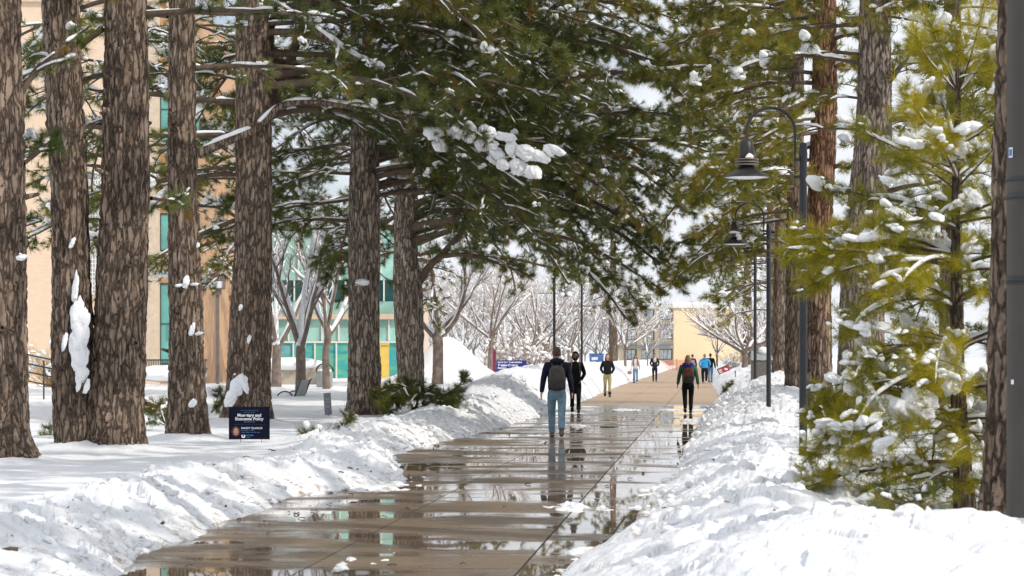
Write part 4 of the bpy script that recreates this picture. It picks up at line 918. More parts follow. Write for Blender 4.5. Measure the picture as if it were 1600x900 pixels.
lab_bg = 'distant leafless tree, one of the brown mass behind the snowbanks'
for k in range(30):
    px = 640+(975-640)*(k+.5*rng.random())/27 if k < 27 else 1120+(k-27)*38; Y = 190+90*rng.random()
    c = bare_copy((t_g, t_g, t_e)[k % 3], lab_bg, px, Y, 1.05+.4*rng.random(), rng.random()*6.28); c['group'] = bg_
def shrub_mesh(seed, n=60, H=1.3, W=.7):
    global rng
    keep, rng = rng, np.random.default_rng(seed)
    P = []
    for k in range(n):
        p, r_ = limb(rng.normal(0, .12, 3)*np.array([1,1,0]), rng.random()*6.28, 1.1+rng.normal(0, .25), H*(.6+.6*rng.random()), .012, .7, 8, .15); P.append(p)
    P = np.stack(P); Rr = np.full(P.shape[:2], .010)*np.linspace(1, .4, 8)
    b = MB(); V, Fq = tubes(P, Rr, 4); b.add(V, Fq)
    P2, R2_, _ = children(P, Rr, 7, .25, 1., .3*(.5+rng.random((n, 7))), .55, 4, .7, False, .2, 0, .05, .004); V, Fq = tubes(P2, R2_, 3); b.add(V, Fq)
    s_ = MB(); m = rng.random(len(P2)) < .10; k = m.sum(); z = .05+.08*rng.random(k); V, Fc = place_clumps(P2[m, 2], rng.normal(size=(k, 3)), z*1.2, z, z*.8, CL2); s_.add(V, Fc)
    rng = keep
    return b, s_
M['tan_twig'] = simple('tan_twig', (.36,.24,.11), .9, var=.3, scale=4)
def shrub(label, px, Y, H, seed, mat, n=60):
    p = at(px, 0, Y); r_ = thing('bare_shrub', label, 'shrub', (p[0], Y, gz(p[0], Y)-.1), 0, 'leafless shrubs'); b, s_ = shrub_mesh(seed, n, H)
    b.build('twigs', M[mat], r_, True); s_.build('snow_load', M['cap'], r_, True); return r_
s1 = shrub('tan twiggy shrub flecked with snow beside the metal handrail', 80, 88, 1.7, 3, 'tan_twig', 90)
s2 = shrub('bushy brown shrub behind the middle of the blue sign', 803, 126, 2.6, 4, 'bare_twig', 110)
for (px, Y, lab, s_) in ((778, 128, 'bushy brown shrub behind the left end of the blue sign', .85), (832, 133, 'bushy brown shrub behind the right end of the blue sign', .95), (868, 140, 'bushy brown shrub right of the blue sign, past the man in navy', .9), (1145, 150, 'brown shrub on the right snowbank beneath the snow-white tree', .55)):
    p = at(px, 0, Y); copy_thing(s2, (p[0], Y, gz(p[0], Y)-.1), px, lab, s_)
# ------------------------------------------------------------------ lamps, pole, furniture, signs
M['lamp_metal'] = simple('lamp_metal', (.03,.028,.026), .42, .3, var=.2, scale=12); M['pole_metal'] = simple('pole_paint', (.060,.053,.047), .5, .2, var=.15, scale=3)
M['lens'] = simple('lamp_lens', (.75,.76,.78), .2, var=.03); M['post_blue'] = simple('post_paint', (.022,.025,.029), .4, .2, var=.2, scale=8)
M['bronze'] = simple('bronze_metal', (.20,.155,.13), .5, .3, var=.1); M['steel'] = simple('rail_steel', (.045,.05,.055), .4, .5, var=.1)
M['bin_grey'] = simple('bin_grey', (.30,.31,.30), .6, var=.15, scale=8); M['slat'] = simple('bench_slat', (.13,.115,.10), .6, var=.25, scale=10)
gl = 'curved street lamps along the walk'
def street_lamp(label, loc, rz, banner=0, head=True):
    t = thing('street_lamp', label, 'street lamp', loc, rz, gl)
    p = MB(); p.lathe([(.075,-.3),(.075,.0),(.062,.05),(.052,.1),(.050,3.86),(.056,3.87),(.056,3.93),(.052,3.94),(.052,4.0),(.045,4.05),(.0,4.07)], n=20); p.build('post', M['post_blue'], t, True)
    a = MB(); P = [[-.105,0,3.42],[-.105,0,4.2]]+[[-.105-.31+.31*math.cos(x), 0, 4.2+.31*math.sin(x)] for x in np.linspace(.15, PI-.15, 13)]+[[-.725,0,4.2],[-.725,0,4.06]]
    a.tube(P, .021, 10); a.build('crook_arm', M['lamp_metal'], t, True)
    for z in (3.84, 3.62):
        c = MB(); c.box((-.055, 0, z), (.14, .05, .04)); c.build('clamp', M['lamp_metal'], t, bevel=.008)
    h = MB(); h.lathe([(.0,4.12),(.03,4.12),(.065,4.09),(.088,4.04),(.095,3.98),(.100,3.95),(.100,3.86),(.088,3.85),(.088,3.76),(.105,3.75),(.115,3.73),(.290,3.625),(.297,3.615),(.290,3.612),(.10,3.70)], (-.725,0,0), 32); hd = h.build('lamp_shade', M['lamp_metal'], t, True)
    f = MB()
    for z in (3.845, 3.81, 3.775): f.lathe([(.10,z-.008),(.155,z-.008),(.155,z+.008),(.10,z+.008)], (-.725,0,0), 28)
    f.build('cooling_ring', M['bronze'], hd, True)
    l_ = MB(); l_.lathe([(.0,3.600),(.16,3.602),(.28,3.618)], (-.725,0,0), 28); l_.build('lens', M['lens'], hd, True)
    if banner:
        b = MB(); b.tube([[-.62 if banner > 1 else 0,0,3.05],[.62,0,3.05]], .012, 6); b.build('banner_arm', M['lamp_metal'], t)
    return t
def lamp_at(px, Y, label, rz=0., **k):
    p = at(px, 0, Y); return street_lamp(label, (p[0], Y, gz(p[0], Y)), rz, **k)
L1 = lamp_at(1255, 31.0, 'nearest curved street lamp with dark bell shade, beside the young pine')
sn = MB(); V, Fc = place_clumps(np.array([[-.70,-.12,3.87]]), np.array([[1.,0,0]]), np.array([.05]), np.array([.04]), np.array([.04]), CL2); sn.add(V, Fc); sn.build('snow_lump', M['cap'], L1, True)
L2 = lamp_at(1201, 52.7, 'middle curved street lamp on the right with snow on its shade')
sn = MB(); V, Fc = place_clumps(np.array([[-.74,-.11,3.86],[-.67,-.13,3.79],[-.66,-.16,3.72]]), np.array([[1.,0,0]]*3), np.array([.12,.06,.05]), np.array([.06]*3), np.array([.04,.06,.07]), CL2); sn.add(V, Fc); sn.build('snow_lump', M['cap'], L2, True)
lamp_at(1180, 78, 'third curved street lamp on the right, its top hidden in pine branches')
lamp_at(909, 111, 'far street lamp with a double banner arm, behind the person in black', PI, banner=2)
lamp_at(866, 90, 'far street lamp directly behind the man in navy', PI, banner=1)
lamp_at(1121, 235, 'farthest street lamp, in front of the yellow building')

p = at(1611, 0, 18); pz = gz(p[0], 18)
tp = thing('utility_pole', 'thick dark metal pole at the right edge with black straps and a sticker', 'pole', (p[0], 18, pz))
m_ = MB(); m_.lathe([(.182,-.5),(.180,0),(.172,9)], n=40); m_.build('shaft', M['pole_metal'], tp, True)
for (py, h_) in ((278,.012),(305,.02),(436,.02),(441,.01)):
    m_ = MB(); z = CAMZ-(py-558)/F*17.82-pz; m_.lathe([(.181,z-h_),(.187,z-h_),(.187,z+h_),(.181,z+h_)], n=40); m_.build('strap', M['steel'], tp, True)
M['sticker'] = simple('sticker_blue', (.08,.16,.38), .4, var=.05); M['sticker_w'] = simple('sticker_white', (.7,.75,.8), .4, var=.05)
def on_shaft(px, py, w, h_, rr): # curved patch on the shaft facing the camera side
    z = CAMZ-(py-558)/F*17.85-pz; x = (px-1611)/F*17.85; a0 = math.asin(max(-.98, min(.98, x/.181))); da = w/.181
    A = np.linspace(a0-da/2, a0+da/2, 6); V = [[rr*math.sin(a), -rr*math.cos(a), zz] for zz in (z-h_/2, z+h_/2) for a in A]
    return V, [[k, k+1, k+7, k+6] for k in range(5)]
m_ = MB(); m_.add(*on_shaft(1576, 237, .05, .075, .1835)); st = m_.build('sticker', M['sticker_w'], tp, True)
m_ = MB(); m_.add(*on_shaft(1576, 237, .036, .05, .1845)); m_.build('sticker_print', M['sticker'], st, True)
m_ = MB(); m_.add(*on_shaft(1578, 597, .03, .035, .1835)); m_.build('small_sticker', M['sticker_w'], tp, True)

# box lamp by the bench
p = at(340, 0, 104); bz = gz(p[0], 94)
bl = thing('box_lamp', 'bronze post lamp with square glass box head behind the dark trunks', 'street lamp', (at(340,0,94)[0], 94, bz))
m_ = MB(); m_.box((0,0,2.0), (.13,.13,4.4)); m_.build('post', M['bronze'], bl, bevel=.01)
zt = CAMZ-(428-558)/F*94-bz; zb = CAMZ-(452-558)/F*94-bz
m_ = MB(); m_.box((0,0,zb-.10), (.30,.30,.22)); m_.box((0,0,zt), (.56,.56,.06)); m_.box((0,0,zb+.02), (.52,.52,.05))
for sx in (-1,1):
    for sy in (-1,1): m_.box((sx*.25, sy*.25, (zt+zb)/2), (.05,.05,zt-zb-.03))
m_.box((0,0,(zt+zb)/2+.15), (.47,.47,.26))
hd = m_.build('lamp_head', M['bronze'], bl); m_ = MB(); m_.box((0,0,(zt+zb)/2-.12), (.46,.46,.26)); m_.build('glass', M['lens'], hd)

# long slatted bench behind the trunks
p = at(295, 0, 97); bn = thing('park_bench', 'long slatted bench with its seat buried in snow behind the dark trunks', 'bench', (p[0], 92, gz(p[0]*92/97, 92)), .0)
m_ = MB(); n_ = 40; wd = 2.65
for k in range(n_): m_.box((-wd/2+wd*(k+.5)/n_, .10, .62), (.034, .03, .62), rx=-.12)
m_.build('backrest', M['slat'], bn); m_ = MB(); m_.box((0,.06,.94), (wd+.06,.05,.05)); m_.box((0,.16,.34), (wd+.06,.05,.05)); m_.build('back_rail', M['steel'], bn)
for x in (-wd/2-.05, wd/2+.05):
    m_ = MB(); m_.tube([[x,-.45,.0],[x,-.45,.52],[x,-.38,.60],[x,.05,.60]], .025, 8); m_.build('armrest', M['steel'], bn, True)
m_ = MB(); m_.box((0,-.15,.36), (wd,.5,.05)); m_.build('seat', M['slat'], bn)
V, Fc = _I3; m_ = MB(); r = 1+.18*fbm(V[:,0]*4, V[:,1]*3+V[:,2], 18, 3); m_.add(V*r[:,None]*np.array([1.36,.42,.34])+np.array([0,-.22,.42]), Fc); m_.build('seat_snow', M['cap'], bn, True)
# side-on bench by the forked tree
p = at(458, 0, 74); bz = gz(p[0], 74)
bn = thing('park_bench', 'grey bench with looped metal armrest turned side-on by the forked bare tree', 'bench', (p[0], 74, bz-.36), R(-100)); bn.scale = (.85,)*3
m_ = MB(); m_.box((0,.33,.72), (1.3,.04,.62), rx=-.28); m_.build('backrest', M['bin_grey'], bn, bevel=.01); m_ = MB(); m_.box((0,0,.36), (1.3,.55,.04)); m_.build('seat', M['bin_grey'], bn, bevel=.01)
for x in (-.68, .68):
    m_ = MB(); m_.tube([[x,-.42,.0]]+[[x,-.12+.31*math.cos(a),.30+.31*math.sin(a)] for a in np.linspace(PI, .4, 12)]+[[x,.22,.42],[x,.32,.62],[x,.46,1.02],[x,.52,1.04]], .026, 8); m_.tube([[x,.19,.42],[x,.17,.2],[x,.2,0]], .026, 8); m_.build('armrest', M['steel'], bn, True)
V, Fc = _I3; m_ = MB(); m_.add(V*np.array([.62,.33,.16])+np.array([0,-.05,.40]), Fc); m_.build('seat_snow', M['cap'], bn, True)
# round-topped litter bin
p = at(507, 0, 88); tb = thing('litter_bin', 'grey litter bin with round hooded top and snow, between the two bare trees', 'bin', (p[0], 88, gz(p[0], 88)-.05))
m_ = MB(); m_.lathe([(.0,0),(.27,0),(.29,.05),(.30,.55),(.31,.60),(.28,.60)], n=28); m_.build('body', M['bin_grey'], tb, True)
m_ = MB(); A = np.linspace(0, PI, 17); m_.tube([[.31*math.cos(a), 0, .60+.30*math.sin(a)] for a in A], .022, 8); m_.tube([[.31*math.cos(a), .28, .60+.30*math.sin(a)] for a in A], .022, 8); m_.build('hoop', M['steel'], tb, True)
m_ = MB(); V, Fc = _I3; m_.add(V*np.array([.28,.26,.10])+np.array([0,.05,.62]), Fc); m_.build('bin_snow', M['cap'], tb, True)
m_ = MB(); V = [[.295*math.cos(a), y, .60+.285*math.sin(a)] for y in (.0,.28) for a in A]; m_.add(V, [[k,k+1,k+18,k+17] for k in range(16)]); m_.build('hood', M['bin_grey'], tb, True)
# grey sloped bin on the right
p = at(1189, 0, 80); tb = thing('litter_bin', 'square grey litter bin with sloped lid beside the right lamp posts', 'bin', (p[0], 80, gz(p[0], 80)-.1))
m_ = MB(); m_.box((0,0,.36), (.62,.62,.75)); m_.build('body', M['slat'], tb, bevel=.02)
m_ = MB(); m_.add([[-.36,-.36,.74],[.36,-.36,.74],[.36,.36,.74],[-.36,.36,.74],[-.36,-.30,.82],[.36,-.30,.82],[.30,.30,1.05],[-.30,.30,1.05]], [[0,3,2,1],[4,5,6,7],[0,1,5,4],[1,2,6,5],[2,3,7,6],[3,0,4,7]]); ld = m_.build('lid', M['bin_grey'], tb, bevel=.02)
m_ = MB(); V, Fc = _I3; m_.add(V*np.array([.16,.16,.14])+np.array([.08,.1,1.05]), Fc); m_.build('lid_snow', M['cap'], ld, True)
# handrail on the left
hr = at(70, 0, 70); hz = gz(hr[0], 70)
h_ = thing('handrail', 'dark metal handrail sloping down past the far-left pine trunk', 'handrail', (hr[0], 70, hz))
for k, dz in enumerate((0, .26, .50, .76)):
    m_ = MB(); m_.tube([[-1.6,0,1.22-dz+.30],[1.2,0,.98-dz-.06]], .022, 8); m_.build('rail', M['steel'], h_, True)
for x in (-1.5, -.03, 1.15):
    m_ = MB(); m_.tube([[x,0,-.4],[x,0,1.10-.125*x]], .024, 8); m_.build('post', M['steel'], h_, True)

# --- text
def text(s, size, mat, parent, loc, align='LEFT', name='lettering', bold=0., shear=0.):
    cu = bpy.data.curves.new('t', 'FONT'); cu.body = s; cu.size = size; cu.align_x = align; cu.extrude = .0015; cu.offset = bold; cu.shear = shear
    o = bpy.data.objects.new('t', cu); C.objects.link(o); bpy.context.view_layer.update()
    me = bpy.data.meshes.new_from_object(o.evaluated_get(bpy.context.evaluated_depsgraph_get())); bpy.data.objects.remove(o); bpy.data.curves.remove(cu)
    me.materials.clear(); me.materials.append(mat); me.transform(Matrix.Rotation(R(90), 4, 'X'))
    return put(name, me, parent, loc)
M['navy'] = simple('navy_print', (.004,.005,.020), .6, var=.1, spec=.15); M['ink_white'] = simple('white_ink', (.72,.75,.80), .6, var=.03); M['ink_blue'] = simple('pale_blue_ink', (.04,.12,.24), .6, var=.05)
M['ink_dim'] = simple('dim_blue_ink', (.03,.07,.14), .6, var=.05); M['skin'] = simple('skin', (.52,.28,.20), .6, var=.1, scale=20); M['portrait_red'] = simple('portrait_red', (.09,.02,.025), .6, var=.1); M['hairbrown'] = simple('hair_brown', (.07,.035,.018), .7, var=.3, scale=30)
def small_print(x0, x1, z, h, mat, parent, y):
    """a line of print too small to read: a row of word-long strokes"""
    m_ = MB(); x = x0; q = np.random.default_rng(int(abs(z)*1e4)+7)
    while x < x1-.01: w = min(.02+.06*q.random(), x1-x); m_.box((x+w/2, y, z), (w, .002, h)); x += w+.014
    return m_.build('small_print', M[mat], parent)
# navy lecture sign
sc_ = 39.5; k_ = F/sc_; p = at(389.5, 661, sc_)
sg = thing('lawn_sign', 'navy yard sign reading Monetary and Economic Policy with a small portrait', 'sign', (p[0], sc_, p[2]), R(-1))
w_, h_ = 64/k_, 51/k_
m_ = MB(); m_.box((0,0,0), (w_,.012,h_)); m_.build('panel', M['navy'], sg)
gzz = gz(p[0], sc_)-.25-p[2]
for x in (-.14, .20):
    m_ = MB(); m_.tube([[x,.010,gzz],[x,.010,-h_/2+.1]], .004, 6); m_.build('wire_leg', M['steel'], sg)
fy = -.0085
small_print(-.17, .18, .243, .014, 'ink_dim', sg, fy); small_print(-.11, .12, .203, .014, 'ink_dim', sg, fy)
text('Monetary and', .083, M['ink_white'], sg, (0,fy,.125), 'CENTER', bold=.0025); text('Economic Policy', .083, M['ink_white'], sg, (0,fy,.055), 'CENTER', bold=.0025)
small_print(-.10, .11, .022, .018, 'ink_blue', sg, fy); m_ = MB(); m_.box((0,fy,-.025), (.62,.002,.004)); m_.build('rule', M['ink_dim'], sg)
text('RANDY QUARLES', .052, M['ink_white'], sg, (-.155,fy,-.115), bold=.001); small_print(-.15, .10, -.146, .014, 'ink_blue', sg, fy); small_print(-.15, .22, -.181, .014, 'ink_blue', sg, fy)
def disc(c, rx, rz, mat, parent, name, y=fy, n=28, yy=0):
    m_ = MB(); a = np.arange(n)*2*PI/n; m_.add([[c[0]+rx*math.cos(t), y+yy, c[1]+rz*math.sin(t)] for t in a], [list(range(n))]); return m_.build(name, M[mat], parent)
pt = disc((-.26,-.165), .088, .098, 'portrait_red', sg, 'portrait'); disc((-.262,-.105), .052, .045, 'hairbrown', pt, 'portrait_hair', yy=-.0008); disc((-.258,-.165), .048, .072, 'skin', pt, 'portrait_face', yy=-.0014)
for dx in (-.018, .018): disc((-.258+dx,-.15), .008, .005, 'portrait_red', pt, 'portrait_eye', yy=-.002)
disc((-.258,-.2), .02, .006, 'portrait_red', pt, 'portrait_mouth', yy=-.002)
# U-shaped emblem with two horns, and the school line
m_ = MB(); U = [(-.035,.028),(-.012,.028),(-.012,-.004),(.012,-.004),(.012,.028),(.035,.028),(.035,-.02),(.022,-.034),(-.022,-.034),(-.035,-.02)]
m_.add([[-.115+x, fy, -.255+z] for x, z in U], [[0,1,2,9],[2,3,7,8],[2,8,9],[3,4,5,6],[3,6,7]]); m_.build('emblem', M['ink_white'], sg)
small_print(-.055, .10, -.238, .026, 'ink_blue', sg, fy); small_print(-.055, .04, -.276, .016, 'ink_blue', sg, fy)
for c in sg.children:   # the print fits the panel
    if c.name.split('.')[0] not in ('panel', 'wire_leg'): c.scale = (.84, 1, .84); c.location = (c.location.x*.84, c.location.y, c.location.z*.84)
# narrow grey sign
p = at(512, 631, 57); ns = thing('lawn_sign', 'narrow grey sign leaning in the snow left of the brown pine', 'sign', (p[0], 57, p[2])); ns.rotation_euler = (0, R(-3.5), 0)
M['grey_print'] = simple('grey_print', (.25,.24,.28), .6, var=.2, scale=9); M['grey_ink'] = simple('grey_ink', (.5,.49,.53), .6, var=.05)
m_ = MB(); m_.box((0,0,0), (.17,.014,.52)); m_.box((0,.012,-.35), (.03,.012,.5)); m_.build('panel', M['grey_print'], ns)
for k, z in enumerate((.13,.10,.05,.02,-.05,-.08)):
    m_ = MB(); m_.box((0,-.009,z), (.11-.02*(k % 2),.002,.012)); m_.build('text_line', M['grey_ink'], ns)
# blue building sign
M['sign_blue'] = simple('sign_blue', (.008,.022,.20), .4, var=.08); M['sign_white'] = simple('sign_white', (.82,.84,.88), .5, var=.03)
sY = 122.; k_ = F/sY; p = at(799, 573.5, sY); bs = thing('building_sign', 'dark blue Testing Center entrance sign with white lettering and arrow', 'sign', (p[0], sY, p[2]), 0)
w_, h_ = 47/k_, 21/k_
m_ = MB(); xs = np.linspace(-w_/2, w_/2, 13); zz = lambda x: -h_/2-.0+.09*(x/(w_/2))**2
V = [[x, y, z] for y in (-.05, .05) for x in xs for z in (zz(x), h_/2)]
Fq = []
for k in range(12): Fq += [[2*k,2*k+2,2*k+3,2*k+1],[26+2*k,26+2*k+1,26+2*k+3,26+2*k+2],[2*k+1,2*k+3,26+2*k+3,26+2*k+1],[2*k,26+2*k,26+2*k+2,2*k+2]]
m_.add(V, Fq, [[0,1,27,26],[24,50,51,25]]); m_.build('panel', M['sign_blue'], bs)
for x in (-.42, .12):
    m_ = MB(); m_.box((x,.0,-h_/2-.22), (.22,.07,.5)); m_.build('leg', M['steel'], bs)
fy = -.0535; L_ = -w_/2+.07
text('North Core Testing Building', .105, M['sign_white'], bs, (L_,fy,.21), bold=.003); text('Testing Center', .165, M['sign_white'], bs, (L_,fy,.04), bold=.005)
text('Entrance', .125, M['sign_white'], bs, (L_,fy,-.085), bold=.004); small_print(L_, L_+.34, -.25, .075, 'sign_white', bs, fy)
m_ = MB(); m_.box((.12,fy,-.045), (.16,.002,.026)); m_.add([[.02,fy-.001,-.045],[.07,fy-.001,-.09],[.07,fy-.001,.0]], [[0,1,2]]); m_.build('arrow', M['sign_white'], bs)
m_ = MB(); m_.add([[.30,fy,-.27],[.66,fy,-.27],[.66,fy,-.235],[.5,fy,-.21],[.44,fy,-.21],[.44,fy,-.14],[.40,fy,-.09],[.36,fy,-.14],[.36,fy,-.24]], [[0,1,2,3,4,5,6,7,8]]); m_.build('tower_emblem', M['sign_white'], bs)
M['maroon'] = simple('maroon_cloth', (.20,.012,.06), .7, var=.1)
p = at(771, 585, 124); mb_ = thing('banner', 'maroon upright banner beside the left end of the blue sign', 'banner', (p[0], 124, gz(p[0], 124))); m_ = MB(); m_.box((0,0,.72), (.26,.03,1.4)); m_.build('cloth', M['maroon'], mb_); m_ = MB(); m_.tube([[0,.03,-.3],[0,.03,1.55]], .015, 6); m_.build('pole', M['steel'], mb_)
# tipped red and black banner sign on the right bank
p = at(1131, 577, 104); rs = thing('fallen_sign', 'tipped red, black and white board half sunk in the right snowbank', 'sign', (p[0], 104, p[2]-.02)); rs.rotation_euler = (R(-12), R(-22), 0)
M['red'] = simple('sign_red', (.38,.04,.05), .5, var=.1); M['blackp'] = simple('sign_black', (.02,.02,.024), .5, var=.1)
m_ = MB(); m_.box((0,0,0), (.50,.02,.24)); m_.build('panel', M['red'], rs); m_ = MB(); m_.box((0,-.003,.125), (.54,.03,.03)); m_.box((-.255,-.003,0), (.03,.03,.26)); m_.build('edge', M['blackp'], rs)
for k in range(3):
    m_ = MB(); m_.box((-.16,-.0125,.06-.06*k), (.14,.004,.028)); m_.build('stripe', M['sign_white'], rs)
m_ = MB(); m_.box((.1,-.0125,-.01), (.14,.004,.07), ry=.6); m_.build('emblem', M['sign_white'], rs)
p = at(1149, 573, 112); m_ = MB(); m_.tube([[0,0,-.4],[0,0,.3]], .022, 8); m_.lathe([(.0,.3),(.03,.3),(.03,.36),(0,.38)], n=10); tag(m_.build('marker_stake', M['steel'], loc=(p[0],112,gz(p[0],112)), smooth=True), 'short dark marker stake in the snow behind the tipped board', 'stake')
# blue container far behind and orange mesh fence by the yellow building
p = at(932, 572, 190); bc = thing('blue_skip', 'blue container with white panel behind the woman in khaki trousers', 'container', (p[0], 190, gz(p[0], 190))); m_ = MB(); m_.box((0,0,.55), (1.1,.9,1.1)); m_.box((0,0,1.12), (1.2,1.,.08)); m_.build('body', M['sticker'], bc, bevel=.03); m_ = MB(); m_.box((-.15,-.46,.75), (.5,.02,.22)); m_.build('panel', M['sign_white'], bc)
M['mesh_red'] = simple('mesh_red', (.55,.20,.15), .7, var=.1)
p = at(1043, 568, 300); rf = thing('mesh_fence', 'low reddish mesh fence at the foot of the yellow building', 'fence', (p[0], 300, gz(p[0], 300)), .25)
m_ = MB()
for k in range(9): m_.box((0,0,.1+.14*k), (7.,.02,.05))
for k in range(40): m_.box((-3.45+.177*k,.0,.65), (.04,.016,1.2))
m_.build('mesh', M['mesh_red'], rf)
for x in (-3.4,-1.1,1.2,3.4):
    m_ = MB(); m_.tube([[x,.05,-.5],[x,.05,1.4]], .04, 6); m_.build('post', M['steel'], rf)

# ------------------------------------------------------------------ fallen boughs and twigs on the snow
def bough_thing(name, label, limbs, needle, **kw):
    b = np.array(limbs[0][0][0]); t = thing(name, label, 'branch', b, 0, kw.pop('group', None)); br, nd_, sn_ = MB(), [], MB()
    stem = MB()
    for (P, r) in limbs: V, Fq = tubes((P-b)[None], r[None], 8); stem.add(V, Fq)
    stem.build('stem', M[kw.pop('stem', 'bark_red')], t, True)
    dress([(P-b, r*.9) for (P, r) in limbs], br, nd_, sn_, **kw)
    br.build('branches', M['twig'], t, True)
    n0 = 0; Vs, Fs, As = [], [], []
    for (V, f, a) in nd_: Vs.append(V); Fs.append(f+n0); As.append(a); n0 += len(V)
    put('needles', mesh_from('needles', np.concatenate(Vs), [np.concatenate(Fs)], M[needle], {'v': np.concatenate(As)}, False), t)
    sn_.build('snow_load', M['cap'], t, True); return t
FBY = 55.
fb = [limb_px([(643,650,FBY),(652,630,FBY+.2),(650,608,FBY+.4),(640,598,FBY+.6)], .035, .028, 10), limb_px([(640,600,FBY+.5),(610,606,FBY+.3),(585,620,FBY)], .03, .01, 12), limb_px([(645,602,FBY+.5),(620,612,FBY-.3),(598,628,FBY-.6)], .03, .01, 12),
      limb_px([(645,600,FBY+.5),(680,612,FBY+.2),(715,620,FBY)], .03, .01, 12), limb_px([(648,606,FBY+.3),(672,622,FBY-.3),(700,632,FBY-.5)], .03, .01, 12), limb_px([(690,618,FBY),(715,605,FBY),(725,588,FBY)], .02, .008, 10), limb_px([(650,605,FBY+.5),(625,618,FBY),(610,634,FBY-.5)], .025, .01, 12)]
bough_thing('fallen_bough', 'big broken pine bough with reddish snapped stem lying before the pine trunks', fb, 'needle_dark', sp2=.10, sp3=.09, l2=.75, t0=.1, tscale=.95, p_snow=.02, thick=.03, gap=.6, brown=.04, up=.1, droop=.3, vmean=.38)
p = ground_at(245, 668); q = p+np.array([.0,0,.25])
def near_bough(px, py, rows, label, **kw): return bough_thing('fallen_bough', label, [limb_px(r_, .014, .006, 10) for r_ in rows], 'needle_dark', stem='twig', **kw)
kw_ = dict(sp2=.12, sp3=.10, l2=.4, t0=.1, tscale=.8, p_snow=.10, s_size=.08, thick=.03, gap=.4, up=.15)
near_bough(0, 0, [[(258,662,46),(238,640,46.3),(215,628,46.6)], [(258,660,46),(250,640,46.2),(238,628,46.4)], [(258,664,46),(235,655,46),(218,650,46)], [(262,660,46.5),(262,640,46.6),(255,630,46.8)]], 'dark fallen bough between the double pine and the slim pine', **kw_)
near_bough(0, 0, [[(105,684,44),(90,672,44.2),(78,672,44.4)], [(105,684,44),(92,682,44),(70,684,44)]], 'small fallen pine sprig left of the double pine', **kw_)
near_bough(0, 0, [[(330,645,53),(338,628,53),(340,612,53)], [(330,645,53),(345,630,53),(350,622,53)]], 'small pine sprig upright in snow right of the slim pine', **kw_)
near_bough(0, 0, [[(515,682,42),(535,668,42),(545,655,42)], [(515,684,42),(490,684,42),(470,688,42)], [(515,684,42),(500,678,42.2),(482,680,42.4)]], 'small fallen pine sprig on the left bank beside the walk', **kw_)
near_bough(0, 0, [[(1125,617,76),(1133,608,76),(1140,601,76)]], 'dark pine sprig sticking from the right bank edge', **kw_)
near_bough(0, 0, [[(1425,790,18.2),(1405,778,18.3),(1385,768,18.3)], [(1425,790,18.2),(1440,775,18.3),(1448,765,18.4)], [(1425,790,18.2),(1400,785,18.2),(1375,775,18.1)]], 'pine sprig poking from the near right snow mound', sp2=.08, sp3=.07, l2=.15, t0=.1, tscale=.55, p_snow=0., thick=.01, gap=.9, tufts=TUFT_YOUNG)
def twig(label, rows, r0=.006):
    P = smooth_pts([at(*r_) for r_ in rows], 14); b = P[0].copy(); m_ = MB(); m_.tube(P-b, np.linspace(r0, r0*.4, 14), 6); tag(m_.build('twig', M['twig'], loc=tuple(b), smooth=True), label, 'twig', 'loose twigs on the snow')
twig('thin curved twig stuck in the near left snowbank', [(128,826,21.2),(137,845,21),(144,878,20.8)], .004)
twig('hooked dark twig on the left bank below the fallen bough', [(601,676,47),(612,668,47),(613,655,47),(611,649,47)])
twig('short dark twig on the left bank edge near the walk', [(612,677,46),(625,675,46),(634,672,46)])

# needles, bark flakes and bits of twig dropped on the walk and the banks: nobody could count them
k = 420; Yl = 16+60*rng.random(k)**1.4; ul = np.where(rng.random(k) < .6, rng.uniform(-5.2, -2.6, k), rng.uniform(-3, 3, k)); Xl = ul+XJ(Yl)
Zl = np.maximum(snow_h(Xl, Yl), 0)+.006; a = rng.random(k)*2*PI; L_ = .012+.05*rng.random(k)**3
P = np.stack([np.stack([Xl-L_*np.cos(a), Yl-L_*np.sin(a), Zl], -1), np.stack([Xl, Yl, Zl+.012], -1), np.stack([Xl+L_*np.cos(a), Yl+L_*np.sin(a), Zl+.01*rng.random(k)], -1)], 1)
m_ = MB(); V, Fq = tubes(P, np.full((k, 3), .004)+.010*(rng.random((k, 1))**6), 4); m_.add(V, Fq); tag(m_.build('needle_litter', M['twig']), kind='stuff')
# ------------------------------------------------------------------ people
def skin(nodes, edges, sub=2, root=0):
    """one continuous tapering surface grown along joints; nodes = (x,y,z,rx[,ry])"""
    me = bpy.data.meshes.new('s'); me.from_pydata([n[:3] for n in nodes], edges, [])
    o = bpy.data.objects.new('s', me); C.objects.link(o); md = o.modifiers.new('skin', 'SKIN'); md.use_smooth_shade = True
    for k, n in enumerate(nodes):
        d = me.skin_vertices[0].data[k]; d.radius = (n[3], n[4] if len(n) > 4 else n[3]); d.use_root = k == root
    o.modifiers.new('sub', 'SUBSURF').levels = sub
    bpy.context.view_layer.update()
    m2 = bpy.data.meshes.new_from_object(o.evaluated_get(bpy.context.evaluated_depsgraph_get()))
    bpy.data.objects.remove(o); bpy.data.meshes.remove(me); m2.polygons.foreach_set('use_smooth', np.ones(len(m2.polygons), bool)); return m2
def mesh_arrays(me):
    V = np.empty(len(me.vertices)*3, np.float32); me.vertices.foreach_get('co', V); return V.reshape(-1, 3), [list(p.vertices) for p in me.polygons]
def part(name, me, mat, parent): me.materials.clear(); me.materials.append(M[mat]); return put(name, me, parent)
def cloth(name, col, rough=.85, scale=14, var=.25):
    if name not in M: M[name] = simple(name, col, rough, var=var, scale=scale, bmp=.25, spec=.2)
    return name
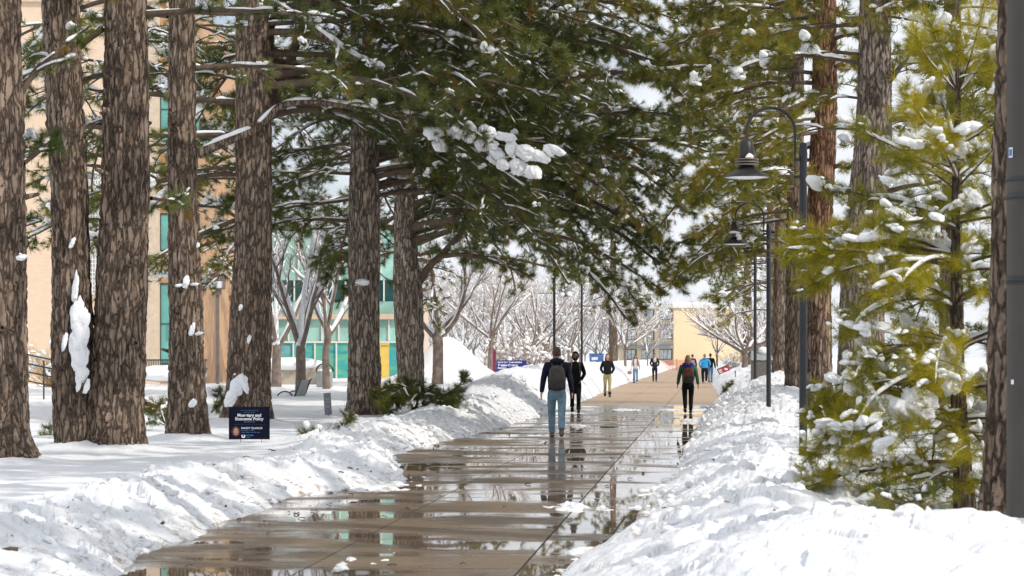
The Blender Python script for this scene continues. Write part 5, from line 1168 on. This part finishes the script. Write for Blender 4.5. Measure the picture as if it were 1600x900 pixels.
def chain(nodes, edges, pts, start=None):
    k = len(nodes); nodes += pts
    if start is not None: edges.append((start, k))
    edges += [(k+i, k+i+1) for i in range(len(pts)-1)]; return k+len(pts)-1
def head_mesh(hz, tilt=0., skin_r=1.):
    """skull, jaw, nose and ears as one surface, face towards -Y"""
    V, Fc = _I3; x, y, z = V.T
    w = .074*(1-.10*np.clip(-z, 0, 1)-.06*np.clip(z, 0, 1)); X = x*w; Yv = y*np.where(y < 0, .088, .102); Z = z*.118
    Yv = Yv-.012*np.exp(-((x/.35)**2+((z+.75)/.35)**2))*(y < 0)                    # chin
    Yv = Yv-.030*np.exp(-((x/.17)**2+((z+.12)/.22)**2))*(y < 0)                     # nose
    Yv = Yv+.010*np.exp(-(((np.abs(x)-.38)/.2)**2+((z-.08)/.14)**2))*(y < 0)        # eye sockets
    X = X+np.sign(x)*.014*np.exp(-((y/.22)**2+((z+.05)/.25)**2))*(np.abs(x) > .7)   # ears
    return np.stack([X, Yv, Z+hz], -1), Fc.tolist()

def hand_nodes(nodes, edges, wrist, d, side, curl=.5):
    """palm, four unequal bent fingers and a thumb hanging from the wrist (d = forearm direction, side = +-1)"""
    w = np.array(nodes[wrist][:3]); d = np.array(d, float)/np.linalg.norm(d); fw = np.array([0,-1.,0])
    fw = fw-d*fw.dot(d); fw /= np.linalg.norm(fw); inn = np.cross(d, fw)*side
    palm = w+d*.05; k = len(nodes); nodes.append((*palm, .030, .016)); edges.append((wrist, k))
    for q, (o, L) in enumerate(((.026,.070),(.009,.080),(-.009,.075),(-.025,.058))):
        b = palm+fw*o+d*.035; m = b+d*L*.5+inn*L*.12*curl; t = m+(d*(1-.6*curl)+inn*curl)*L*.5
        chain(nodes, edges, [(*b, .010), (*m, .009), (*t, .0065)], k)
    b = palm+fw*.030-d*.012; m = b+fw*.022+d*.028+inn*.01; t = m+d*.030+inn*.012
    chain(nodes, edges, [(*b, .011), (*m, .010), (*t, .008)], k)

def person(label, px, Y, H, away, top, legs, hair, feet_py=None, stride=.25, lean=0., arm='down', hood=False, coat=.0, wide=1., shoes='shoe_black', skin_col='skin', flare=0.,
           cuff=None, turn=0., longhair=0., haircol='hairbrown', mask=False, group=None, lift=1, swing=.12, scarf=None, vest=None):
    p = at(px, 0, Y); s = H/1.76
    t = thing('person', label, 'person', (p[0], Y, .004), (0. if not away else PI)+turn, group); t.scale = (s, s, s)
    w = wide
    # joints (metres for a 1.76 m figure facing -Y)
    hipL, hipR = np.array([.095*w, 0, .90]), np.array([-.095*w, 0, .90])
    fL, fR = np.array([.09, -stride*lift, .085]), np.array([-.09, stride*lift, .085])
    def knee(h, f, back): k = (h+f)/2; k = k+np.array([0,-.05 if back else -.035, .01]); return k
    up = .075; back = fR if lift > 0 else fL; back[2] += up
    kL, kR = knee(hipL, fL, lift < 0), knee(hipR, fR, lift > 0)
    sh = np.array([.185*w, lean*.4, 1.42]); chest = np.array([0, lean*.3, 1.28]); neck = np.array([0, lean*.5-.005, 1.50])
    el, wr, hd = {}, {}, {}
    for sd in (1, -1):
        S = sh*np.array([sd,1,1])
        if arm == 'pocket': el[sd] = S+np.array([sd*.085, .07, -.27]); wr[sd] = S+np.array([-sd*.015, -.075, -.455])
        elif arm == 'strap': el[sd] = S+np.array([sd*.07, .05, -.27]); wr[sd] = S+np.array([-sd*.03, -.16, -.15])
        else:
            y_ = -swing*sd*(1 if lift < 0 else -1); el[sd] = S+np.array([sd*.065, y_*.35+.02, -.285]); wr[sd] = el[sd]+np.array([sd*.035, y_-.05, -.245])
    # body: one surface with head, neck, trunk, limbs and hands
    n, e = [], []
    chain(n, e, [(0,0,.92,.12*w,.085),(0,0,1.05,.10*w,.075),(chest[0],chest[1],chest[2],.12*w,.085),(0,chest[1],1.40,.085,.06),(*neck,.048),(neck[0],neck[1]-.008,1.58,.045)])
    for sd, h_, k_, f_ in ((1, hipL, kL, fL), (-1, hipR, kR, fR)):
        chain(n, e, [(*(h_-np.array([0,0,.06])), .072), (*k_, .050), (*f_, .034), (f_[0], f_[1]-.10, max(f_[2]-.05, .035), .03)], 0)
        S = sh*np.array([sd,1,1]); a = chain(n, e, [(*S, .048), (*el[sd], .036), (*wr[sd], .026)], 3)
        hand_nodes(n, e, a, wr[sd]-el[sd], sd, .6)
    V, Fb = mesh_arrays(skin(n, e, 2)); HZ = 1.655
    Vh, Fh = head_mesh(HZ); Vh = Vh+np.array([0, neck[1]-.015, 0])
    b = MB(); b.add(V, Fb); b.add(Vh, Fh); b.build('body', M[skin_col], t, True)
    hc = np.array([0, neck[1]-.015, HZ])
    for sd in (-1, 1):
        m_ = MB(); V3, F3 = _I2; m_.add(V3*np.array([.0125,.006,.008])+hc+np.array([sd*.028,-.079,.010]), F3); m_.build('eye', M['eye_dark'], t, True)
    m_ = MB(); m_.add(_I2[0]*np.array([.022,.006,.006])+hc+np.array([0,-.084,-.062]), _I2[1]); m_.build('mouth', M['lip'], t, True)
    # trousers
    n, e = [], []
    chain(n, e, [(0,0,1.02,.155*w,.115),(0,0,.93,.165*w,.122)])
    for h_, k_, f_ in ((hipL, kL, fL), (hipR, kR, fR)):
        ank = f_+(k_-f_)*.10
        chain(n, e, [(h_[0],h_[1],h_[2]-.10,.100*w,.105), (*k_, .072*w+flare*.3), (*(k_*.45+ank*.55), .066*w+flare*.5), (*ank, .060+flare), (*(f_+(k_-f_)*-.02), .062+flare)], 1)
    part('trousers', skin(n, e, 2), legs, t)
    # shoes
    for f_ in (fL, fR):
        tip = -.5 if f_[2] > .12 else 0.
        V3, F3 = _I3; A = V3.copy(); A[:,2] = np.where(A[:,2] < 0, np.maximum(A[:,2], -.55), A[:,2]); A = A*np.array([.050,.138,.062])
        A[:,2] *= np.where(A[:,1] < -.04, .72, 1.); Rm = np.array(Matrix.Rotation(tip, 3, 'X')); A = A @ Rm.T+np.array([f_[0], f_[1]-.055, max(f_[2]-.045, .036)])
        m_ = MB(); m_.add(A, F3); so_ = m_.build('shoe', M[shoes], t, True)
        B = V3*np.array([.052,.142,.014]); B = B @ Rm.T+np.array([f_[0], f_[1]-.055, max(f_[2]-.045, .036)-.028]); m_ = MB(); m_.add(B, F3); m_.build('sole', M['sole'], so_, True)
        if cuff: m_ = MB(); m_.lathe([(.062,-.0),(.066,.03),(.062,.12)], (f_[0], f_[1], f_[2]+.02), 14); m_.build('boot_shaft', M[cuff], t, True)
    # jacket or coat: trunk and sleeves in one surface
    n, e = [], []; hem = .86-coat
    pts = [(0,0,hem,.185*w,.135)]
    if coat > .1: pts.append((0,0,.90,.180*w,.138))
    pts += [(0,0,1.02,.172*w,.13),(0,chest[1],1.20,.185*w,.135),(0,chest[1],1.36,.165*w,.118),(0,neck[1],1.465,.088,.078),(0,neck[1],1.515,.070,.068)]
    chain(n, e, pts); top_i = len(pts)-3
    for sd in (1, -1):
        S = sh*np.array([sd,1,1]); cf = wr[sd]+(wr[sd]-el[sd])*.06
        chain(n, e, [(*S, .078), (*((S+el[sd])/2), .069), (*el[sd], .064), (*((el[sd]+wr[sd])/2), .056), (*cf, .045)], top_i)
    jk = part('jacket', skin(n, e, 2, top_i), top, t)
    if vest:
        m_ = MB(); m_.add(_I3[0]*np.array([.10,.05,.16])+np.array([0,-.10+lean*.3,1.36]), _I3[1]); m_.build('shirt', M[vest], t, True)
    # hair
    Vh2, Fh2 = _I3; A = Vh2*np.array([.084,.110,.122])+hc+np.array([0,.014,.014])
    z_, y_ = (A-hc)[:,2], (A-hc)[:,1]; inner = (y_ < -.045) & (z_ < .062) | (z_ < -.045) & (y_ < .03)
    A[inner] = hc+(A[inner]-hc)*.72
    A[:,2] = np.where((z_ < -.05) & (y_ > 0), A[:,2]+.02, A[:,2])
    if not hood:
        m_ = MB(); r = 1+.06*fbm(Vh2[:,0]*5, Vh2[:,1]*5+Vh2[:,2]*4, 5, 3); m_.add((A-hc)*r[:,None]+hc, Fh2)
        if longhair:
            rows = []
            for sd in (-1, 1): m2 = [[hc[0]+sd*.055, hc[1]+.03, hc[2]+.03],[hc[0]+sd*.078, hc[1]+.025, hc[2]-.08],[hc[0]+sd*.085, hc[1]+(.02 if not away else .06), hc[2]-.16],[hc[0]+sd*.07, hc[1]+(-.02 if not away else .09), hc[2]-.12-longhair]]; m_.tube(smooth_pts(m2, 10), np.linspace(.034, .022, 10), 10)
            m2 = [[hc[0], hc[1]+.06, hc[2]+.02],[hc[0], hc[1]+.085, hc[2]-.10],[hc[0], hc[1]+.10, hc[2]-.14-longhair*.8]]; m_.tube(smooth_pts(m2, 10), np.linspace(.07, .05, 10), 12)
        m_.build('hair', M[haircol], t, True)
    else:
        A = Vh2*np.array([.108,.132,.145])+hc+np.array([0,.02,.01]); q = (A-hc); op = (q[:,1] < -.055) & (np.abs(q[:,0]) < .075) & (np.abs(q[:,2]-.0) < .10)
        A[op] = A[op]+np.array([0,.115,0]); m_ = MB(); m_.add(A, Fh2); m_.build('hood', M[top], t, True)
        m_ = MB(); m_.add(Vh2*np.array([.062,.05,.05])+hc+np.array([0,-.052,-.058]), Fh2); m_.build('mask', M['black_mask'], t, True)
        for sd in (-1,1):
            m_ = MB(); m_.add(_I2[0]*np.array([.026,.008,.02])+hc+np.array([sd*.03,-.088,.012]), _I2[1]); m_.build('dark_lens', M['black_mask'], t, True)
    if scarf:
        m_ = MB(); a = np.linspace(0, 2*PI, 17)[:-1]; P = np.array([[.13*math.cos(x), .105*math.sin(x)+.02, 1.465+.02*math.sin(3*x)] for x in np.linspace(0, 2*PI, 20)]); m_.tube(P, .055+.012*np.sin(np.arange(20)*1.9), 10)
        m_.add(_I3[0]*np.array([.13,.05,.10])*(1+.15*fbm(_I3[0][:,0]*3, _I3[0][:,2]*3, 8, 2))[:,None]+np.array([0,.125,1.40]), _I3[1]); m_.build('scarf', M[scarf], t, True)
    if (not hood) and top.endswith('hoodie'):
        m_ = MB(); P = np.array([[.105*math.cos(x), .08*math.sin(x)+.03+neck[1], 1.50-.012*math.cos(2*x)] for x in np.linspace(-.5, PI+.5, 16)]); m_.tube(P, .035+.018*np.sin(np.linspace(0, PI, 16)), 10); m_.build('folded_hood', M[top], t, True)
    t['height'] = H
    return t, (p[0], Y, s, (0. if not away else PI)+turn)
def backpack(label, fr, body, lower, front_pocket=True, w=.30, h=.46, d=.17, zc=1.19, straps=True):
    x, Y, s, rz = fr; t = thing('backpack', label, 'backpack', (x, Y, .004), rz); t.scale = (s, s, s)
    V, Fc = _I3; sgn = lambda q, k: np.sign(q)*np.abs(q)**k
    A = np.stack([sgn(V[:,0], .55)*w/2*(1-.14*np.clip(V[:,2], 0, 1)), sgn(V[:,1], .7)*d/2, sgn(V[:,2], .6)*h/2], -1)+np.array([0,.225,zc])
    m_ = MB(); m_.add(A, Fc); m_.build('pack_body', M[body], t, True)
    if front_pocket:
        A = np.stack([sgn(V[:,0], .5)*w*.46, sgn(V[:,1], .7)*.05, sgn(V[:,2], .5)*h*.22], -1)+np.array([0,.315,zc-h*.24]); m_ = MB(); m_.add(A, Fc); m_.build('front_pocket', M[lower], t, True)
        m_ = MB(); m_.tube([[-w*.38,.306,zc+h*.14],[0,.314,zc+h*.17],[w*.38,.306,zc+h*.14]], .006, 6); m_.build('zip', M['black_mask'], t)
    m_ = MB(); m_.tube([[-.03,.17,zc+h*.48],[-.025,.16,zc+h*.58],[.025,.16,zc+h*.58],[.03,.17,zc+h*.48]], .008, 6); m_.build('grab_handle', M['black_mask'], t, True)
    if straps:
        for sd in (-1, 1):
            m_ = MB(); P = smooth_pts([[sd*.08,.16,zc+h*.42],[sd*.105,.05,1.495],[sd*.115,-.06,1.475],[sd*.13,-.145,1.34],[sd*.15,-.11,1.15],[sd*.15,.10,zc-h*.36]], 20); m_.tube(P, .020, 8); m_.build('strap', M[lower], t, True)
    return t
M['eye_dark'] = simple('eye_dark', (.02,.015,.012), .2, var=.05); M['lip'] = simple('lip', (.33,.11,.09), .5, var=.05)
M['sole'] = simple('sole', (.03,.028,.026), .7, var=.1); M['black_mask'] = simple('black_fabric', (.012,.012,.014), .8, var=.2)
M['skin_tan'] = simple('skin_tan', (.36,.19,.12), .6, var=.1, scale=20); M['skin_pink'] = simple('skin_pink', (.58,.33,.26), .6, var=.08, scale=20)
M['hair_red'] = simple('hair_auburn', (.17,.065,.03), .6, var=.35, scale=40); M['hair_black'] = simple('hair_black', (.015,.011,.010), .5, var=.3, scale=40); M['hair_fair'] = simple('hair_fair', (.26,.17,.085), .6, var=.35, scale=40)
M['shoe_black'] = simple('shoe_black', (.014,.013,.013), .5, var=.1); M['shoe_tan'] = simple('shoe_tan', (.17,.115,.085), .6, var=.1); M['shoe_white'] = simple('shoe_white', (.62,.58,.50), .6, var=.1)
cloth('navy_hoodie', (.010,.013,.030)); cloth('black_coat', (.008,.008,.009)); cloth('jeans_light', (.19,.31,.40), scale=9, var=.3); cloth('khaki', (.34,.32,.16)); cloth('black_jacket', (.010,.011,.014))
cloth('white_top', (.62,.56,.54)); cloth('jeans_mid', (.15,.25,.38), scale=9, var=.3); cloth('plaid_coat', (.028,.025,.026), scale=22, var=.8); cloth('jeans_dark', (.018,.024,.042)); cloth('green_jacket', (.05,.13,.085))
cloth('black_leggings', (.009,.009,.010)); cloth('sky_hoodie', (.045,.30,.60)); cloth('slate_jacket', (.035,.038,.055)); cloth('purple_scarf', (.045,.03,.19), scale=10, var=.5)
cloth('pack_grey', (.085,.075,.07)); cloth('pack_grey2', (.055,.05,.048)); cloth('pack_rust', (.22,.075,.05)); cloth('pack_char', (.05,.048,.05)); cloth('lilac', (.30,.24,.36)); cloth('tan_strap', (.20,.13,.11)); cloth('pink_bag', (.42,.22,.26))

man, fr = person('man from behind in navy hoodie and pale blue jeans, wearing a grey backpack', 870, 48.6, 1.80, True, 'navy_hoodie', 'jeans_light', 1, stride=.20, wide=1.08, shoes='shoe_tan', flare=.012, swing=.10)
backpack('dark grey backpack on the back of the man in the navy hoodie', fr, 'pack_grey', 'pack_grey2', w=.33, h=.50, d=.20, zc=1.17)
per, fr = person('person facing us in a long black hooded coat, masked, with hidden hands', 899, 70, 1.74, False, 'black_coat', 'black_leggings', 1, stride=.14, coat=.32, hood=True, arm='pocket', skin_col='skin_tan', cuff='black_mask')
m_ = MB()
for sd in (-1, 1): m_.tube(smooth_pts([[sd*.10,.06,1.49],[sd*.115,-.09,1.455],[sd*.125,-.15,1.33],[sd*.13,-.145,1.18]], 12), .019, 8)
x, Y, s, rz = fr; bt = thing('backpack', 'backpack with tan straps worn by the person in the long black coat', 'backpack', (x, Y, .004), rz); bt.scale = (s,)*3
m_.build('strap', M['tan_strap'], bt, True); m_ = MB(); m_.add(_I3[0]*np.array([.14,.09,.22])+np.array([0,.20,1.2]), _I3[1]); m_.build('pack_body', M['pack_char'], bt, True)
person('woman with long auburn hair in black jacket and khaki trousers, hands in pockets', 949, 98, 1.74, False, 'black_jacket', 'khaki', 1, stride=.16, arm='pocket', longhair=.16, haircol='hair_red', skin_col='skin_pink', cuff='black_mask', lift=1, wide=.98)
wm, fr = person('woman in white top and wide blue jeans carrying a pink bag', 993, 147, 1.76, False, 'white_top', 'jeans_mid', 1, stride=.12, longhair=.08, haircol='hair_black', skin_col='skin_tan', flare=.03, wide=.92, shoes='shoe_white')
backpack('small dark backpack worn by the woman in the white top', fr, 'pack_char', 'black_mask', False, .26, .36, .13)
x, Y, s, rz = fr; t = thing('handbag', 'small pink bag in the hand of the woman in a white top', 'bag', (x-.36*s, Y-.06, .58*s)); m_ = MB(); m_.add(_I3[0]*np.array([.15,.07,.12])+np.array([0,0,.10]), _I3[1]); m_.build('bag_body', M['pink_bag'], t, True); m_ = MB(); m_.tube([[-.07,0,.2],[-.03,0,.32],[.06,0,.32],[.08,0,.2]], .01, 6); m_.build('handle', M['black_mask'], t)
person('young man in dark checked coat over white shirt, hands in pockets', 1023, 158, 1.84, False, 'plaid_coat', 'jeans_dark', 1, stride=.06, arm='pocket', haircol='hair_black', skin_col='skin_pink', shoes='shoe_tan', vest='white_top', coat=.04)
gw, fr = person('woman from behind in green jacket and purple scarf with a rust backpack', 1075, 69.5, 1.66, True, 'green_jacket', 'black_leggings', 1, stride=.10, wide=1.10, longhair=.10, haircol='hair_fair', scarf='purple_scarf', lift=-1, swing=.06)
backpack('rust and charcoal backpack on the woman in the green jacket', fr, 'pack_rust', 'pack_char', w=.33, h=.46, d=.19, zc=1.16)
pp, fr = person('walker far ahead in dark slate jacket, partly hidden by the woman in green', 1082, 165, 1.80, True, 'slate_jacket', 'jeans_dark', 1, stride=.1, haircol='hairbrown')
backpack('pale lilac backpack on the far walker in the slate jacket', fr, 'lilac', 'pack_char', False, .28, .4, .14)
person('broad person from behind in bright sky blue hoodie and black trousers', 1101, 147, 1.80, True, 'sky_hoodie', 'black_leggings', 1, stride=.08, wide=1.28, haircol='hair_fair', arm='pocket', shoes='shoe_white')
person('man from behind in black jacket and blue jeans beside the sky blue hoodie', 1110, 154, 1.84, True, 'black_jacket', 'jeans_mid', 1, stride=.14, wide=1.02, haircol='hair_black', lift=-1)
